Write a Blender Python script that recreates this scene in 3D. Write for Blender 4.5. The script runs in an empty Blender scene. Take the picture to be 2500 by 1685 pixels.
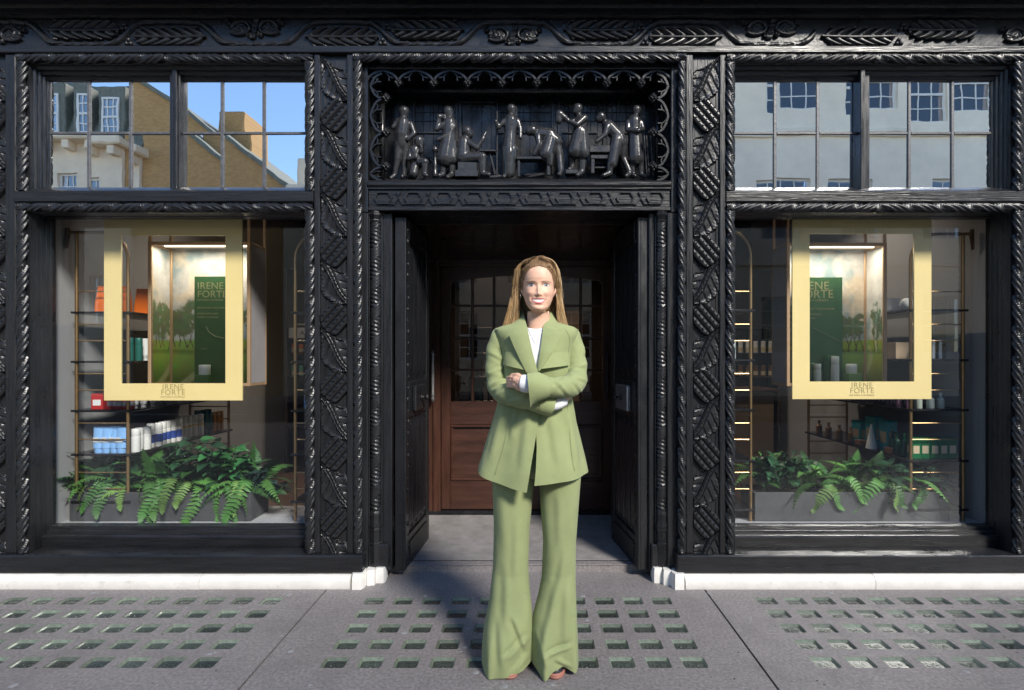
import bpy, math, random
import numpy as np
from math import sin, cos, pi, radians, sqrt
random.seed(7); RNG = np.random.default_rng(7)
sc = bpy.context.scene
COL = sc.collection
# ------------------------------------------------------------------ camera, sky, sun, exposure
CAMZ = 1.32; FPX = 1299.0; CX = 1209.5; CY = 809.5
cam_d = bpy.data.cameras.new('camera'); cam = bpy.data.objects.new('camera', cam_d); COL.objects.link(cam)
cam.location = (0, 0, CAMZ); cam.rotation_euler = (radians(90), 0, 0)
cam_d.sensor_width = 36; cam_d.lens = 20.1; cam_d.shift_x = -0.0200; cam_d.shift_y = 0.0110
cam_d.clip_start = 0.05; cam_d.clip_end = 500
sc.camera = cam
SUN_EL = radians(37); SUN_AZ = radians(32)           # low sun over the houses opposite, from the right behind the camera
wd = bpy.data.worlds.new('World'); sc.world = wd; wd.use_nodes = True
wn = wd.node_tree.nodes; wl = wd.node_tree.links
sky = wn.new('ShaderNodeTexSky'); sky.sky_type = 'NISHITA'; sky.sun_disc = False
sky.sun_elevation = SUN_EL; sky.sun_rotation = pi - SUN_AZ; sky.air_density = 1.0; sky.dust_density = 0.1; sky.ozone_density = 4.0
wn['Background'].inputs['Strength'].default_value = 0.11
wl.new(sky.outputs[0], wn['Background'].inputs['Color'])
sun_d = bpy.data.lights.new('sun', 'SUN'); sun_d.energy = 2.9; sun_d.angle = radians(11); sun_d.color = (1.0, 0.94, 0.85)
sun = bpy.data.objects.new('sun', sun_d); COL.objects.link(sun)
SDIR = (sin(SUN_AZ) * cos(SUN_EL), -cos(SUN_AZ) * cos(SUN_EL), sin(SUN_EL))
sun.rotation_euler = (pi / 2 - SUN_EL, 0, SUN_AZ)
sc.view_settings.view_transform = 'Standard'; sc.view_settings.look = 'None'
sc.view_settings.gamma = 1.0; sc.view_settings.use_curve_mapping = False
sc.view_settings.exposure = 1.02
sc.cycles.use_denoising = True
sc.cycles.max_bounces = 9; sc.cycles.diffuse_bounces = 4; sc.cycles.glossy_bounces = 4
sc.cycles.transmission_bounces = 6; sc.cycles.transparent_max_bounces = 12
sc.cycles.caustics_reflective = False; sc.cycles.caustics_refractive = False
sc.cycles.sample_clamp_indirect = 6.0

def X(dx, d): return (dx - CX) * d / FPX
def Z(dy, d): return CAMZ - (dy - CY) * d / FPX
def W(dx, dy, d): return (X(dx, d), d, Z(dy, d))
# ------------------------------------------------------------------ materials
MATS = {}
def mat(name, col, rough=.5, metal=0., var=.12, vscale=6., bump=0., bscale=60., coat=0., spec=.5,
        grain=None, emit=None, rvar=0., attr=None, orand=0., dirt=None, sss=0., sheen=0.):
    """Principled material with procedural colour variation, roughness variation and relief.
    grain=(sx,sy,sz) stretches the noise; dirt=(colour,scale,amount) mixes a second colour in."""
    m = bpy.data.materials.new(name); m.use_nodes = True
    nt = m.node_tree; N = nt.nodes; L = nt.links; b = N['Principled BSDF']
    tc = N.new('ShaderNodeTexCoord'); mp = N.new('ShaderNodeMapping'); L.new(tc.outputs['Object'], mp.inputs['Vector'])
    if grain: mp.inputs['Scale'].default_value = grain
    if attr:
        a = N.new('ShaderNodeAttribute'); a.attribute_name = attr; base = a.outputs['Color']
    else:
        r = N.new('ShaderNodeRGB'); r.outputs[0].default_value = (*col, 1); base = r.outputs[0]
    if var:
        n = N.new('ShaderNodeTexNoise'); n.inputs['Scale'].default_value = vscale; n.inputs['Detail'].default_value = 6
        n.inputs['Roughness'].default_value = .65; L.new(mp.outputs[0], n.inputs['Vector'])
        mr = N.new('ShaderNodeMapRange'); mr.inputs['From Min'].default_value = .3; mr.inputs['From Max'].default_value = .7
        mr.inputs['To Min'].default_value = 1 - var; mr.inputs['To Max'].default_value = 1 + var; L.new(n.outputs['Fac'], mr.inputs['Value'])
        mx = N.new('ShaderNodeVectorMath'); mx.operation = 'SCALE'; L.new(base, mx.inputs[0]); L.new(mr.outputs[0], mx.inputs['Scale'])
        base = mx.outputs[0]
    if orand:       # every copy a little lighter or darker
        oi = N.new('ShaderNodeObjectInfo'); mo = N.new('ShaderNodeMapRange'); mo.inputs['To Min'].default_value = 1 - orand; mo.inputs['To Max'].default_value = 1 + orand; L.new(oi.outputs['Random'], mo.inputs['Value'])
        mv = N.new('ShaderNodeVectorMath'); mv.operation = 'SCALE'; L.new(base, mv.inputs[0]); L.new(mo.outputs[0], mv.inputs['Scale']); base = mv.outputs[0]
    if dirt:
        n2 = N.new('ShaderNodeTexNoise'); n2.inputs['Scale'].default_value = dirt[1]; n2.inputs['Detail'].default_value = 8
        n2.inputs['Roughness'].default_value = .7; L.new(mp.outputs[0], n2.inputs['Vector'])
        m2 = N.new('ShaderNodeMapRange'); m2.inputs['From Min'].default_value = dirt[3] if len(dirt) > 3 else .52; m2.inputs['From Max'].default_value = (dirt[3] if len(dirt) > 3 else .52) + .2
        m2.inputs['To Max'].default_value = dirt[2]; L.new(n2.outputs['Fac'], m2.inputs['Value'])
        mix = N.new('ShaderNodeMix'); mix.data_type = 'RGBA'; L.new(m2.outputs[0], mix.inputs['Factor'])
        L.new(base, mix.inputs['A']); mix.inputs['B'].default_value = (*dirt[0], 1); base = mix.outputs['Result']
    L.new(base, b.inputs['Base Color'])
    b.inputs['Roughness'].default_value = rough; b.inputs['Metallic'].default_value = metal
    b.inputs['Specular IOR Level'].default_value = spec
    if rvar:
        n3 = N.new('ShaderNodeTexNoise'); n3.inputs['Scale'].default_value = 14; n3.inputs['Detail'].default_value = 5
        L.new(mp.outputs[0], n3.inputs['Vector'])
        m3 = N.new('ShaderNodeMapRange'); m3.inputs['From Min'].default_value = .3; m3.inputs['From Max'].default_value = .7
        m3.inputs['To Min'].default_value = max(.02, rough - rvar); m3.inputs['To Max'].default_value = rough + rvar
        L.new(n3.outputs['Fac'], m3.inputs['Value']); L.new(m3.outputs[0], b.inputs['Roughness'])
    if coat: b.inputs['Coat Weight'].default_value = coat; b.inputs['Coat Roughness'].default_value = .15
    if sss:
        b.inputs['Subsurface Weight'].default_value = sss; b.inputs['Subsurface Radius'].default_value = (.012, .004, .002)
        b.inputs['Subsurface Scale'].default_value = .6
    if sheen: b.inputs['Sheen Weight'].default_value = sheen; b.inputs['Sheen Roughness'].default_value = .5
    if bump:
        n4 = N.new('ShaderNodeTexNoise'); n4.inputs['Scale'].default_value = bscale; n4.inputs['Detail'].default_value = 5
        L.new(mp.outputs[0], n4.inputs['Vector'])
        bp = N.new('ShaderNodeBump'); bp.inputs['Strength'].default_value = bump; bp.inputs['Distance'].default_value = .004
        L.new(n4.outputs['Fac'], bp.inputs['Height']); L.new(bp.outputs[0], b.inputs['Normal'])
    if emit:
        b.inputs['Emission Color'].default_value = (*emit[0], 1); b.inputs['Emission Strength'].default_value = emit[1]
    MATS[name] = m
    return m

def glass(name, refl=.08, tint=(1, 1, 1), rough=0., wave=0.):
    """A thin pane: clear, with a mirror share that rises towards grazing angles."""
    m = bpy.data.materials.new(name); m.use_nodes = True
    nt = m.node_tree; N = nt.nodes; L = nt.links; N.remove(N['Principled BSDF'])
    tr = N.new('ShaderNodeBsdfTransparent'); tr.inputs[0].default_value = (*tint, 1)
    gl = N.new('ShaderNodeBsdfGlossy'); gl.inputs['Roughness'].default_value = rough; gl.inputs['Color'].default_value = (.96, .98, 1, 1)
    fr = N.new('ShaderNodeFresnel'); fr.inputs['IOR'].default_value = 1.45
    ad = N.new('ShaderNodeMath'); ad.operation = 'MULTIPLY_ADD'; ad.inputs[1].default_value = 1.0; ad.inputs[2].default_value = refl; ad.use_clamp = True
    L.new(fr.outputs[0], ad.inputs[0])
    if wave:
        tc = N.new('ShaderNodeTexCoord'); n = N.new('ShaderNodeTexNoise'); n.inputs['Scale'].default_value = 4.; n.inputs['Detail'].default_value = 2
        L.new(tc.outputs['Object'], n.inputs['Vector']); bp = N.new('ShaderNodeBump'); bp.inputs['Strength'].default_value = wave
        bp.inputs['Distance'].default_value = .01; L.new(n.outputs['Fac'], bp.inputs['Height']); L.new(bp.outputs[0], gl.inputs['Normal'])
    mx = N.new('ShaderNodeMixShader'); L.new(ad.outputs[0], mx.inputs[0]); L.new(tr.outputs[0], mx.inputs[1]); L.new(gl.outputs[0], mx.inputs[2])
    L.new(mx.outputs[0], N['Material Output'].inputs['Surface'])
    MATS[name] = m
    return m

BLK = mat('black_gloss_paint', (.012, .0125, .0145), rough=.30, var=.35, vscale=9, bump=.3, bscale=38, rvar=.10, dirt=((.035, .033, .032), 22, .6, .60))
BLKG = mat('black_painted_grain', (.0115, .012, .014), rough=.33, var=.4, vscale=5, bump=.5, bscale=26, grain=(.35, 1, 5), rvar=.12, dirt=((.036, .034, .033), 9, .55, .60))
BLKV = mat('black_painted_grain_upright', (.0115, .012, .014), rough=.33, var=.4, vscale=5, bump=.5, bscale=26, grain=(5, 1, .35), rvar=.12, dirt=((.036, .034, .033), 9, .55, .60))
CARVE = mat('black_carved_timber', (.013, .0135, .0155), rough=.35, var=.4, vscale=30, bump=.18, bscale=90, rvar=.08, dirt=((.05, .043, .035), 40, .5, .62))
BRONZE = mat('dark_patinated_relief', (.028, .0285, .031), rough=.28, var=.35, vscale=35, bump=.2, bscale=70, rvar=.1, dirt=((.06, .052, .045), 50, .6, .56))
WHITE_ST = mat('white_painted_stone', (.74, .72, .68), rough=.55, var=.10, vscale=9, bump=.4, bscale=40, dirt=((.30, .26, .22), 11, .55, .58))
PAVE = mat('dark_pavement', (.215, .197, .195), rough=.58, var=.42, vscale=70, bump=.5, bscale=140, rvar=.08, dirt=((.135, .124, .124), 2.6, .55, .48))
SPECK = mat('pale_gum_spot', (.26, .26, .27), rough=.7, var=.2)
ASPH = mat('asphalt', (.05, .05, .052), rough=.8, var=.3, vscale=40, bump=.5, bscale=120)
GUMD = mat('dark_grit', (.03, .03, .03), rough=.7)
LENS_RIM = mat('pale_green_glass_edge', (.135, .165, .125), rough=.4, var=.35, vscale=40, coat=.15, orand=.35)
LENS_BOT = mat('dark_green_glass', (.050, .062, .053), rough=.25, var=.45, vscale=45, coat=.4, orand=.45)
BAR_SHEEN = mat('sky_sheen_glazing_bar', (.085, .088, .096), rough=.4, var=.35, vscale=30, bump=.3, bscale=80)  # lighter grey: the sky's sheen on the bars is put into the colour
RED_WOOD = mat('dark_mahogany', (.050, .021, .014), rough=.34, var=.45, vscale=4, grain=(6, 6, .6), bump=.25, bscale=30, rvar=.08, coat=.25)
WOOD_H = mat('dark_mahogany_rail', (.050, .0215, .0145), rough=.34, var=.45, vscale=4, grain=(.6, 6, 6), bump=.25, bscale=30, rvar=.08, coat=.25)
GREY_WALL = mat('grey_plaster', (.34, .34, .35), rough=.8, var=.06, vscale=2, bump=.1)
DARK_WALL = mat('dark_brown_wall', (.035, .027, .022), rough=.6, var=.2)
BEIGE = mat('beige_wall', (.42, .33, .26), rough=.8, var=.08)
CEIL = mat('dark_ceiling', (.05, .035, .028), rough=.35, var=.2)
SHOPFL = mat('shop_floor', (.12, .07, .05), rough=.4, var=.2)
PLATF = mat('pale_grey_board', (.42, .42, .44), rough=.5, var=.06)
MATM = mat('grey_mat_rib', (.21, .20, .20), rough=.75, var=.25, vscale=9)
BRASS = mat('brushed_brass', (.42, .27, .13), rough=.34, metal=.85, var=.12, vscale=20)
BRASSD = mat('dark_bronze_tube', (.17, .12, .085), rough=.3, metal=.8, var=.1)
STEEL = mat('worn_steel', (.30, .30, .31), rough=.4, metal=.8, var=.25, vscale=25, bump=.2)
IRON = mat('black_iron', (.02, .02, .02), rough=.45, metal=.4, var=.2, bump=.2)
SHELF = mat('black_shelf', (.012, .012, .014), rough=.25)
GOLD = mat('satin_gold_board', (.86, .68, .31), rough=.38, metal=.08, var=.04, vscale=3, spec=.4)
GOLD_INK = mat('gold_ink', (.42, .33, .14), rough=.5, metal=.2, var=0)
GREEN_BD = mat('deep_green_card', (.022, .085, .030), rough=.45, var=.1)
PRINT_G = mat('pale_gold_print', (.25, .26, .13), rough=.5, var=0)
PLANTER = mat('charcoal_planter', (.060, .062, .066), rough=.65, var=.25, vscale=7, bump=.25, bscale=50, dirt=((.10, .10, .10), 6, .5))
SOIL = mat('dark_soil', (.02, .015, .01), rough=.9)
WHITE_PL = mat('white_plastic', (.72, .72, .71), rough=.35, var=.03)
LEDM = mat('warm_led_strip', (.9, .8, .6), emit=((1, .80, .55), 2.0), var=0)
SPOTM = mat('spot_lamp_face', (.9, .85, .7), emit=((1, .82, .6), 5.0), var=0)
PAINTING = mat('landscape_print', (1, 1, 1), rough=.55, var=.08, vscale=60, attr='Col')
PANE_UP = glass('upper_reflective_pane', .86, (.62, .64, .66), .0, .025)
PANE_LO = glass('shop_window_pane', .03, (.95, .97, .97), .0, .012)
PANE_IN = glass('inner_door_pane', .03, (.6, .55, .5))
PANE_CASE = glass('display_case_pane', -.030, (.96, .98, .97))
PANE_OPP = glass('street_window_pane', .10, (.35, .37, .4))
SKIN = mat('skin', (1, 1, 1), rough=.52, var=.07, vscale=75, bump=.08, bscale=260, attr='Col', sss=.12, spec=.45)
HAIRM = mat('fair_hair', (1, 1, 1), rough=.42, var=.10, vscale=90, attr='Col', spec=.4)
SUIT = mat('sage_green_suiting', (.272, .312, .148), rough=.85, var=.07, vscale=9, bump=.30, bscale=34, sheen=.12, spec=.2)
SUIT2 = mat('sage_green_suiting_edge', (.255, .295, .138), rough=.85, var=.05, vscale=14, sheen=.15, spec=.2)
SHIRT = mat('white_cotton', (.80, .80, .82), rough=.9, var=.03, spec=.2)
SHOE_UP = mat('black_leather_shoe', (.015, .015, .018), rough=.35)
SHOE_SOLE = mat('dusty_pink_sole', (.36, .15, .11), rough=.6)
SILVER = mat('silver', (.7, .68, .62), rough=.2, metal=1, var=0)
# ------------------------------------------------------------------ mesh helpers
class MB:
    """Collects vertices and faces; build() links them as one mesh object."""
    def __init__(s): s.v = []; s.f = []; s.m = []; s.cur = 0
    def add(s, vs, fs):
        o = len(s.v); s.v.extend([tuple(map(float, p)) for p in vs])
        s.f.extend([tuple(o + i for i in f) for f in fs]); s.m.extend([s.cur] * len(fs)); return s
    def box(s, x0, x1, y0, y1, z0, z1, c=0.):
        if x1 < x0: x0, x1 = x1, x0
        if y1 < y0: y0, y1 = y1, y0
        if z1 < z0: z0, z1 = z1, z0
        c = min(c, .45 * min(x1 - x0, y1 - y0, z1 - z0))
        if c <= 0:
            vs = [(x, y, z) for z in (z0, z1) for y in (y0, y1) for x in (x0, x1)]
            return s.add(vs, [(0, 2, 3, 1), (4, 5, 7, 6), (0, 1, 5, 4), (2, 6, 7, 3), (0, 4, 6, 2), (1, 3, 7, 5)])
        lo = (x0, y0, z0); hi = (x1, y1, z1); idx = {}; vs = []
        for ix in (0, 1):
            for iy in (0, 1):
                for iz in (0, 1):
                    for ax in range(3):
                        p = [lo[k] if i == 0 else hi[k] for k, i in enumerate((ix, iy, iz))]
                        for k, i in enumerate((ix, iy, iz)):
                            if k != ax: p[k] += c if i == 0 else -c
                        idx[(ix, iy, iz, ax)] = len(vs); vs.append(p)
        fs = []
        for ax in range(3):
            a, b = [k for k in range(3) if k != ax]
            for sgn in (0, 1):
                q = []
                for (ia, ib) in ((0, 0), (1, 0), (1, 1), (0, 1)):
                    i = [0, 0, 0]; i[ax] = sgn; i[a] = ia; i[b] = ib; q.append(idx[(*i, ax)])
                flip = (sgn == 0) != (ax == 1)
                fs.append(tuple(q[::-1]) if flip else tuple(q))
        for ax in range(3):          # edges run along ax
            a, b = [k for k in range(3) if k != ax]
            for ia in (0, 1):
                for ib in (0, 1):
                    i0 = [0, 0, 0]; i0[a] = ia; i0[b] = ib; i1 = list(i0); i1[ax] = 1
                    q = (idx[(*i0, a)], idx[(*i1, a)], idx[(*i1, b)], idx[(*i0, b)])
                    fs.append(q if ((ia + ib) % 2 == 0) != (ax == 1) else q[::-1])
        for ix in (0, 1):
            for iy in (0, 1):
                for iz in (0, 1):
                    fs.append(tuple(idx[(ix, iy, iz, k)] for k in ((0, 1, 2) if (ix + iy + iz) % 2 else (0, 2, 1))))
        return s.add(vs, fs)
    def tube(s, pts, rad, n=8, cap=True, flat=1., up=(0, 0, 1)):
        pts = np.asarray(pts, float); k = len(pts)
        rad = np.full(k, rad) if np.isscalar(rad) else np.asarray(rad, float)
        t = np.gradient(pts, axis=0); t /= np.linalg.norm(t, axis=1)[:, None] + 1e-12
        u = np.array(up, float)
        if abs(np.dot(t[0], u)) > .95: u = np.array((1., 0, 0)) if abs(t[0][0]) < .9 else np.array((0, 1., 0))
        vs = []
        for i in range(k):
            a = u - t[i] * np.dot(u, t[i]); a /= np.linalg.norm(a) + 1e-12; b = np.cross(t[i], a); u = a
            for j in range(n):
                w = 2 * pi * j / n; vs.append(pts[i] + rad[i] * (cos(w) * a * flat + sin(w) * b))
        fs = [(i * n + j, i * n + (j + 1) % n, (i + 1) * n + (j + 1) % n, (i + 1) * n + j) for i in range(k - 1) for j in range(n)]
        if cap: fs += [tuple(range(n - 1, -1, -1)), tuple((k - 1) * n + j for j in range(n))]
        return s.add(vs, fs)
    def lathe(s, prof, n=20, c=(0, 0, 0)):
        vs = [(c[0] + r * cos(2 * pi * j / n), c[1] + r * sin(2 * pi * j / n), c[2] + z) for r, z in prof for j in range(n)]
        k = len(prof)
        fs = [(i * n + j, i * n + (j + 1) % n, (i + 1) * n + (j + 1) % n, (i + 1) * n + j) for i in range(k - 1) for j in range(n)]
        fs += [tuple(range(n - 1, -1, -1)), tuple((k - 1) * n + j for j in range(n))]
        return s.add(vs, fs)
    def ball(s, c, r, n=10, sq=(1, 1, 1)):
        prof = [(r * sin(pi * i / n), -r * cos(pi * i / n)) for i in range(n + 1)]
        m = MB().lathe([(max(a, 1e-5), z) for a, z in prof], n=2 * n)
        return s.add([(c[0] + p[0] * sq[0], c[1] + p[1] * sq[1], c[2] + p[2] * sq[2]) for p in m.v], m.f)
    def prism(s, poly, y0, y1):
        """poly: (x,z) outline, extruded from y0 to y1."""
        n = len(poly); vs = [(x, y0, z) for x, z in poly] + [(x, y1, z) for x, z in poly]
        return s.add(vs, [tuple(range(n)), tuple(range(2 * n - 1, n - 1, -1))] + [(i, i + n, (i + 1) % n + n, (i + 1) % n) for i in range(n)])
    def extrude_x(s, poly, x0, x1):
        """poly: (y,z) section, run along x."""
        n = len(poly); vs = [(x0, y, z) for y, z in poly] + [(x1, y, z) for y, z in poly]
        return s.add(vs, [tuple(range(n - 1, -1, -1)), tuple(range(n, 2 * n))] + [(i, (i + 1) % n, (i + 1) % n + n, i + n) for i in range(n)])
    def extrude_z(s, poly, z0, z1):
        """poly: (x,y) section, run along z."""
        n = len(poly); vs = [(x, y, z0) for x, y in poly] + [(x, y, z1) for x, y in poly]
        return s.add(vs, [tuple(range(n - 1, -1, -1)), tuple(range(n, 2 * n))] + [(i, (i + 1) % n, (i + 1) % n + n, i + n) for i in range(n)])
    def grid(s, P, mask=None, closed_u=False):
        """P: array (nv, nu, 3)."""
        nv, nu = P.shape[:2]; fs = []
        for i in range(nv - 1):
            for j in range(nu if closed_u else nu - 1):
                if mask is None or mask[i, j]:
                    j2 = (j + 1) % nu; fs.append((i * nu + j, i * nu + j2, (i + 1) * nu + j2, (i + 1) * nu + j))
        return s.add(P.reshape(-1, 3), fs)
    def mesh(s, name, mats, smooth=False):
        me = bpy.data.meshes.new(name); me.from_pydata(s.v, [], s.f)
        for m in (mats if isinstance(mats, (list, tuple)) else [mats]): me.materials.append(m)
        if isinstance(mats, (list, tuple)) and len(mats) > 1: me.polygons.foreach_set('material_index', s.m)
        me.validate(); fix_normals(me)
        if smooth:
            me.polygons.foreach_set('use_smooth', [True] * len(me.polygons))
            if smooth != True: me.set_sharp_from_angle(angle=radians(smooth))
        me.update(); return me
    def build(s, name, mats, parent=None, smooth=False, loc=None):
        return link(name, s.mesh(name, mats, smooth), parent, loc)
import bmesh
from mathutils import Matrix, Vector
WORLD = set()      # things whose parts are written in world coordinates
def fix_normals(me):
    bm = bmesh.new(); bm.from_mesh(me); bmesh.ops.recalc_face_normals(bm, faces=bm.faces); bm.to_mesh(me); bm.free()
def link(name, me, parent=None, loc=None, rot=None, scale=None):
    o = bpy.data.objects.new(name, me); COL.objects.link(o)
    if parent:
        o.parent = parent
        if parent.name in WORLD: o.matrix_parent_inverse = Matrix.Translation(-parent.location)
    if loc is not None: o.location = loc
    if rot is not None: o.rotation_euler = rot
    if scale is not None: o.scale = scale
    return o
def tag(o, label=None, cat=None, group=None, kind=None):
    if label: o['label'] = label
    if cat: o['category'] = cat
    if group: o['group'] = group
    if kind: o['kind'] = kind
    return o
def thing(name, label, cat, loc=(0, 0, 0), group=None, rotz=0, world=False):
    o = bpy.data.objects.new(name, None); COL.objects.link(o); o.location = loc; o.rotation_euler = (0, 0, rotz); o.empty_display_size = .1
    if world: WORLD.add(o.name)
    return tag(o, label, cat, group)
def smoothstep(a, b, x): t = np.clip((x - a) / (b - a), 0, 1); return t * t * (3 - 2 * t)
def vnoise(x, y, seed=0):
    """2-D value noise for numpy arrays."""
    xi = np.floor(x).astype(int); yi = np.floor(y).astype(int); xf = x - xi; yf = y - yi
    h = lambda a, b: (np.sin(a * 127.1 + b * 311.7 + seed * 74.7) * 43758.5453) % 1.0
    u = xf * xf * (3 - 2 * xf); v = yf * yf * (3 - 2 * yf)
    return (h(xi, yi) * (1 - u) + h(xi + 1, yi) * u) * (1 - v) + (h(xi, yi + 1) * (1 - u) + h(xi + 1, yi + 1) * u) * v
def fbm(x, y, o=5, seed=0):
    r = 0; a = .5
    for i in range(o): r = r + a * vnoise(x, y, seed + i); x = x * 2.03 + 7; y = y * 2.03 + 3; a *= .5
    return r
def spline(pts, n):
    """Catmull-Rom through the points, n samples."""
    P = np.asarray(pts, float); P = np.vstack([2 * P[0] - P[1], P, 2 * P[-1] - P[-2]]); k = len(P) - 3
    out = []
    for t in np.linspace(0, k - 1e-6, n):
        i = int(t); f = t - i; a, b, c, d = P[i], P[i + 1], P[i + 2], P[i + 3]
        out.append(.5 * ((2 * b) + (c - a) * f + (2 * a - 5 * b + 4 * c - d) * f * f + (3 * b - a - 3 * c + d) * f ** 3))
    return np.array(out)
def heightfield(name, H, w, h, thr=.0006, mats=None):
    """Carving: H (nv,nu) heights towards the viewer over a w x h field; cells lying on the ground are left out."""
    nv, nu = H.shape; x = np.linspace(0, w, nu); z = np.linspace(0, -h, nv)
    P = np.zeros((nv, nu, 3)); P[..., 0] = x; P[..., 2] = z[:, None]; P[..., 1] = -H
    up = H > thr; m = up[:-1, :-1] | up[1:, :-1] | up[:-1, 1:] | up[1:, 1:]
    mb = MB(); mb.grid(P, m)
    used = sorted({i for f in mb.f for i in f}); re = {i: k for k, i in enumerate(used)}
    mb.v = [mb.v[i] for i in used]; mb.f = [tuple(re[i] for i in f) for f in mb.f]
    return mb.mesh(name, mats or CARVE, smooth=50)
def text_mesh(name, s, size, material, parent, loc, rot=(radians(90), 0, 0), align='CENTER', ext=.0005, spacing=1.0, weight=0.):
    cu = bpy.data.curves.new(name, 'FONT'); cu.body = s; cu.size = size; cu.align_x = align; cu.align_y = 'CENTER'; cu.extrude = ext; cu.space_character = spacing
    cu.offset = weight
    t = bpy.data.objects.new(name, cu); COL.objects.link(t); bpy.context.view_layer.update()
    me = bpy.data.meshes.new_from_object(t); bpy.data.objects.remove(t); bpy.data.curves.remove(cu)
    me.materials.clear(); me.materials.append(material)
    return link(name, me, parent, loc, rot)
# ================================================================== ground
pav = MB().box(-30, 30, -4.2, 9.0, -.30, -.035).build('pavement', PAVE); tag(pav, kind='structure')
road = MB().box(-60, 60, -10.2, -4.2, -.34, -.13).build('road', ASPH); tag(road, kind='structure')
mb = MB()
for k in range(12): mb.box(-30 + 5.0 * k, -27 + 5.0 * k, -7.25, -7.13, -.13, -.126)
o = mb.build('lane_marking', WHITE_PL, road)
fp = MB().box(-60, 60, -40, -10.2, -.34, 0).build('far_pavement', PAVE); tag(fp, kind='structure')
def kerb(y0, y1):
    for k in range(16): MB().box(-16 + 2 * k, -14.01 + 2 * k, y0, y1, -.2, .0, .012).build('kerb_stone', WHITE_ST if False else PAVE, pav)
kerb(-4.35, -4.2)
ROWS = [3.087 - .155 * k for k in range(5)]
HW, HD, RC = .052, .046, .012
def rrect(cx, cy, hw, hd, r, n=4):
    out = []
    for (sx, sy, a0) in ((1, 1, 0), (-1, 1, 90), (-1, -1, 180), (1, -1, 270)):
        for i in range(n + 1):
            a = radians(a0 + 90 * i / n); out.append((cx + sx * (hw - r) + r * cos(a), cy + sy * (hd - r) + r * sin(a)))
    return out
lm = MB()
top = rrect(0, 0, HW, HD, RC); mid = rrect(0, 0, HW - .004, HD - .004, RC); bot = rrect(0, 0, HW - .009, HD - .013, RC * .8)
n = len(top)
V = [(x, y, .0) for x, y in top] + [(x, y, -.0015) for x, y in mid] + [(x, y, -.010) for x, y in bot]
lm.add(V, [(i, (i + 1) % n, (i + 1) % n + n, i + n) for i in range(n)] + [(i + n, (i + 1) % n + n, (i + 1) % n + 2 * n, i + 2 * n) for i in range(n)])
lm.cur = 1; lm.add([V[2 * n + i] for i in range(n)], [tuple(range(n))])
for (sx, sy) in ((-.018, 0), (.016, .004), (0, -.012)):     # moulded prisms under the glass
    lm.box(sx - .006, sx + .006, sy - .012, sy + .012, -.0099, -.0075, .001)
LENS_ME = lm.mesh('glass_lens', [LENS_RIM, LENS_BOT], smooth=40)
def slab(x0, x1, cols):
    y0, y1 = 1.3, 3.52; mb = MB(); H = .1548 / 2; px, py = H, .0775
    xa, xb = cols[0] - px, cols[-1] + px; ya, yb = ROWS[-1] - py, ROWS[0] + py
    T, B = 0., -.034
    for (a, b, c, d) in ((x0, x1, y0, ya), (x0, x1, yb, y1), (x0, xa, ya, yb), (xb, x1, ya, yb)):
        mb.add([(a, c, T), (b, c, T), (b, d, T), (a, d, T)], [(0, 1, 2, 3)])
    for cx in cols:
        for cy in ROWS:
            inn = rrect(cx, cy, HW, HD, RC); m = len(inn)
            outp = []
            for (ix, iy) in inn:
                ux, uy = (ix - cx) / px, (iy - cy) / py; s_ = 1 / max(abs(ux), abs(uy)); outp.append((cx + ux * s_ * px, cy + uy * s_ * py))
            corn = [(cx + px, cy + py), (cx - px, cy + py), (cx - px, cy - py), (cx + px, cy - py)]
            vs = [(a, b, T) for a, b in inn] + [(a, b, T) for a, b in outp] + [(a, b, B) for a, b in inn] + [(a, b, T) for a, b in corn]
            fs = [(i, (i + 1) % m, (i + 1) % m + m, i + m) for i in range(m)] + [(i, i + 2 * m, (i + 1) % m + 2 * m, (i + 1) % m) for i in range(m)]
            for k, i in ((0, 2), (1, 7), (2, 12), (3, 17)):
                fs += [(i + m, i + 1 + m, 3 * m + k)] if False else []
            mb.add(vs, fs)
    mb.add([(x0, y0, T), (x1, y0, T), (x1, y0, B), (x0, y0, B)], [(0, 1, 2, 3)])
    for xx in (x0, x1): mb.add([(xx, y0, T), (xx, y1, T), (xx, y1, B), (xx, y0, B)], [(0, 1, 2, 3)])
    me = bpy.data.meshes.new('pavement_slab'); me.from_pydata(mb.v, [], mb.f); me.materials.append(PAVE); me.update()
    o = link('pavement_slab', me, pav)
    for cx in cols:
        for cy in ROWS: link('glass_lens', LENS_ME, o, (cx + random.uniform(-.0015, .0015), cy, -.0025), (0, 0, 0))
    return o
JL, JR = -1.165, .974
slab(-3.32, JL - .005, [-1.41 - .1548 * k for k in range(11)][::-1])
slab(JL + .005, JR - .005, [-.852 + .1548 * k for k in range(11)])
slab(JR + .005, 3.2, [1.262 + .1548 * k for k in range(10)])
MB().box(-20, -3.33, 1.3, 3.5, -.034, 0).build('pavement_slab', PAVE, pav); MB().box(3.21, 20, 1.3, 3.5, -.034, 0).build('pavement_slab', PAVE, pav)
MB().box(-20, 20, -4.2, 1.292, -.034, 0).build('pavement_slab', PAVE, pav)
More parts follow.
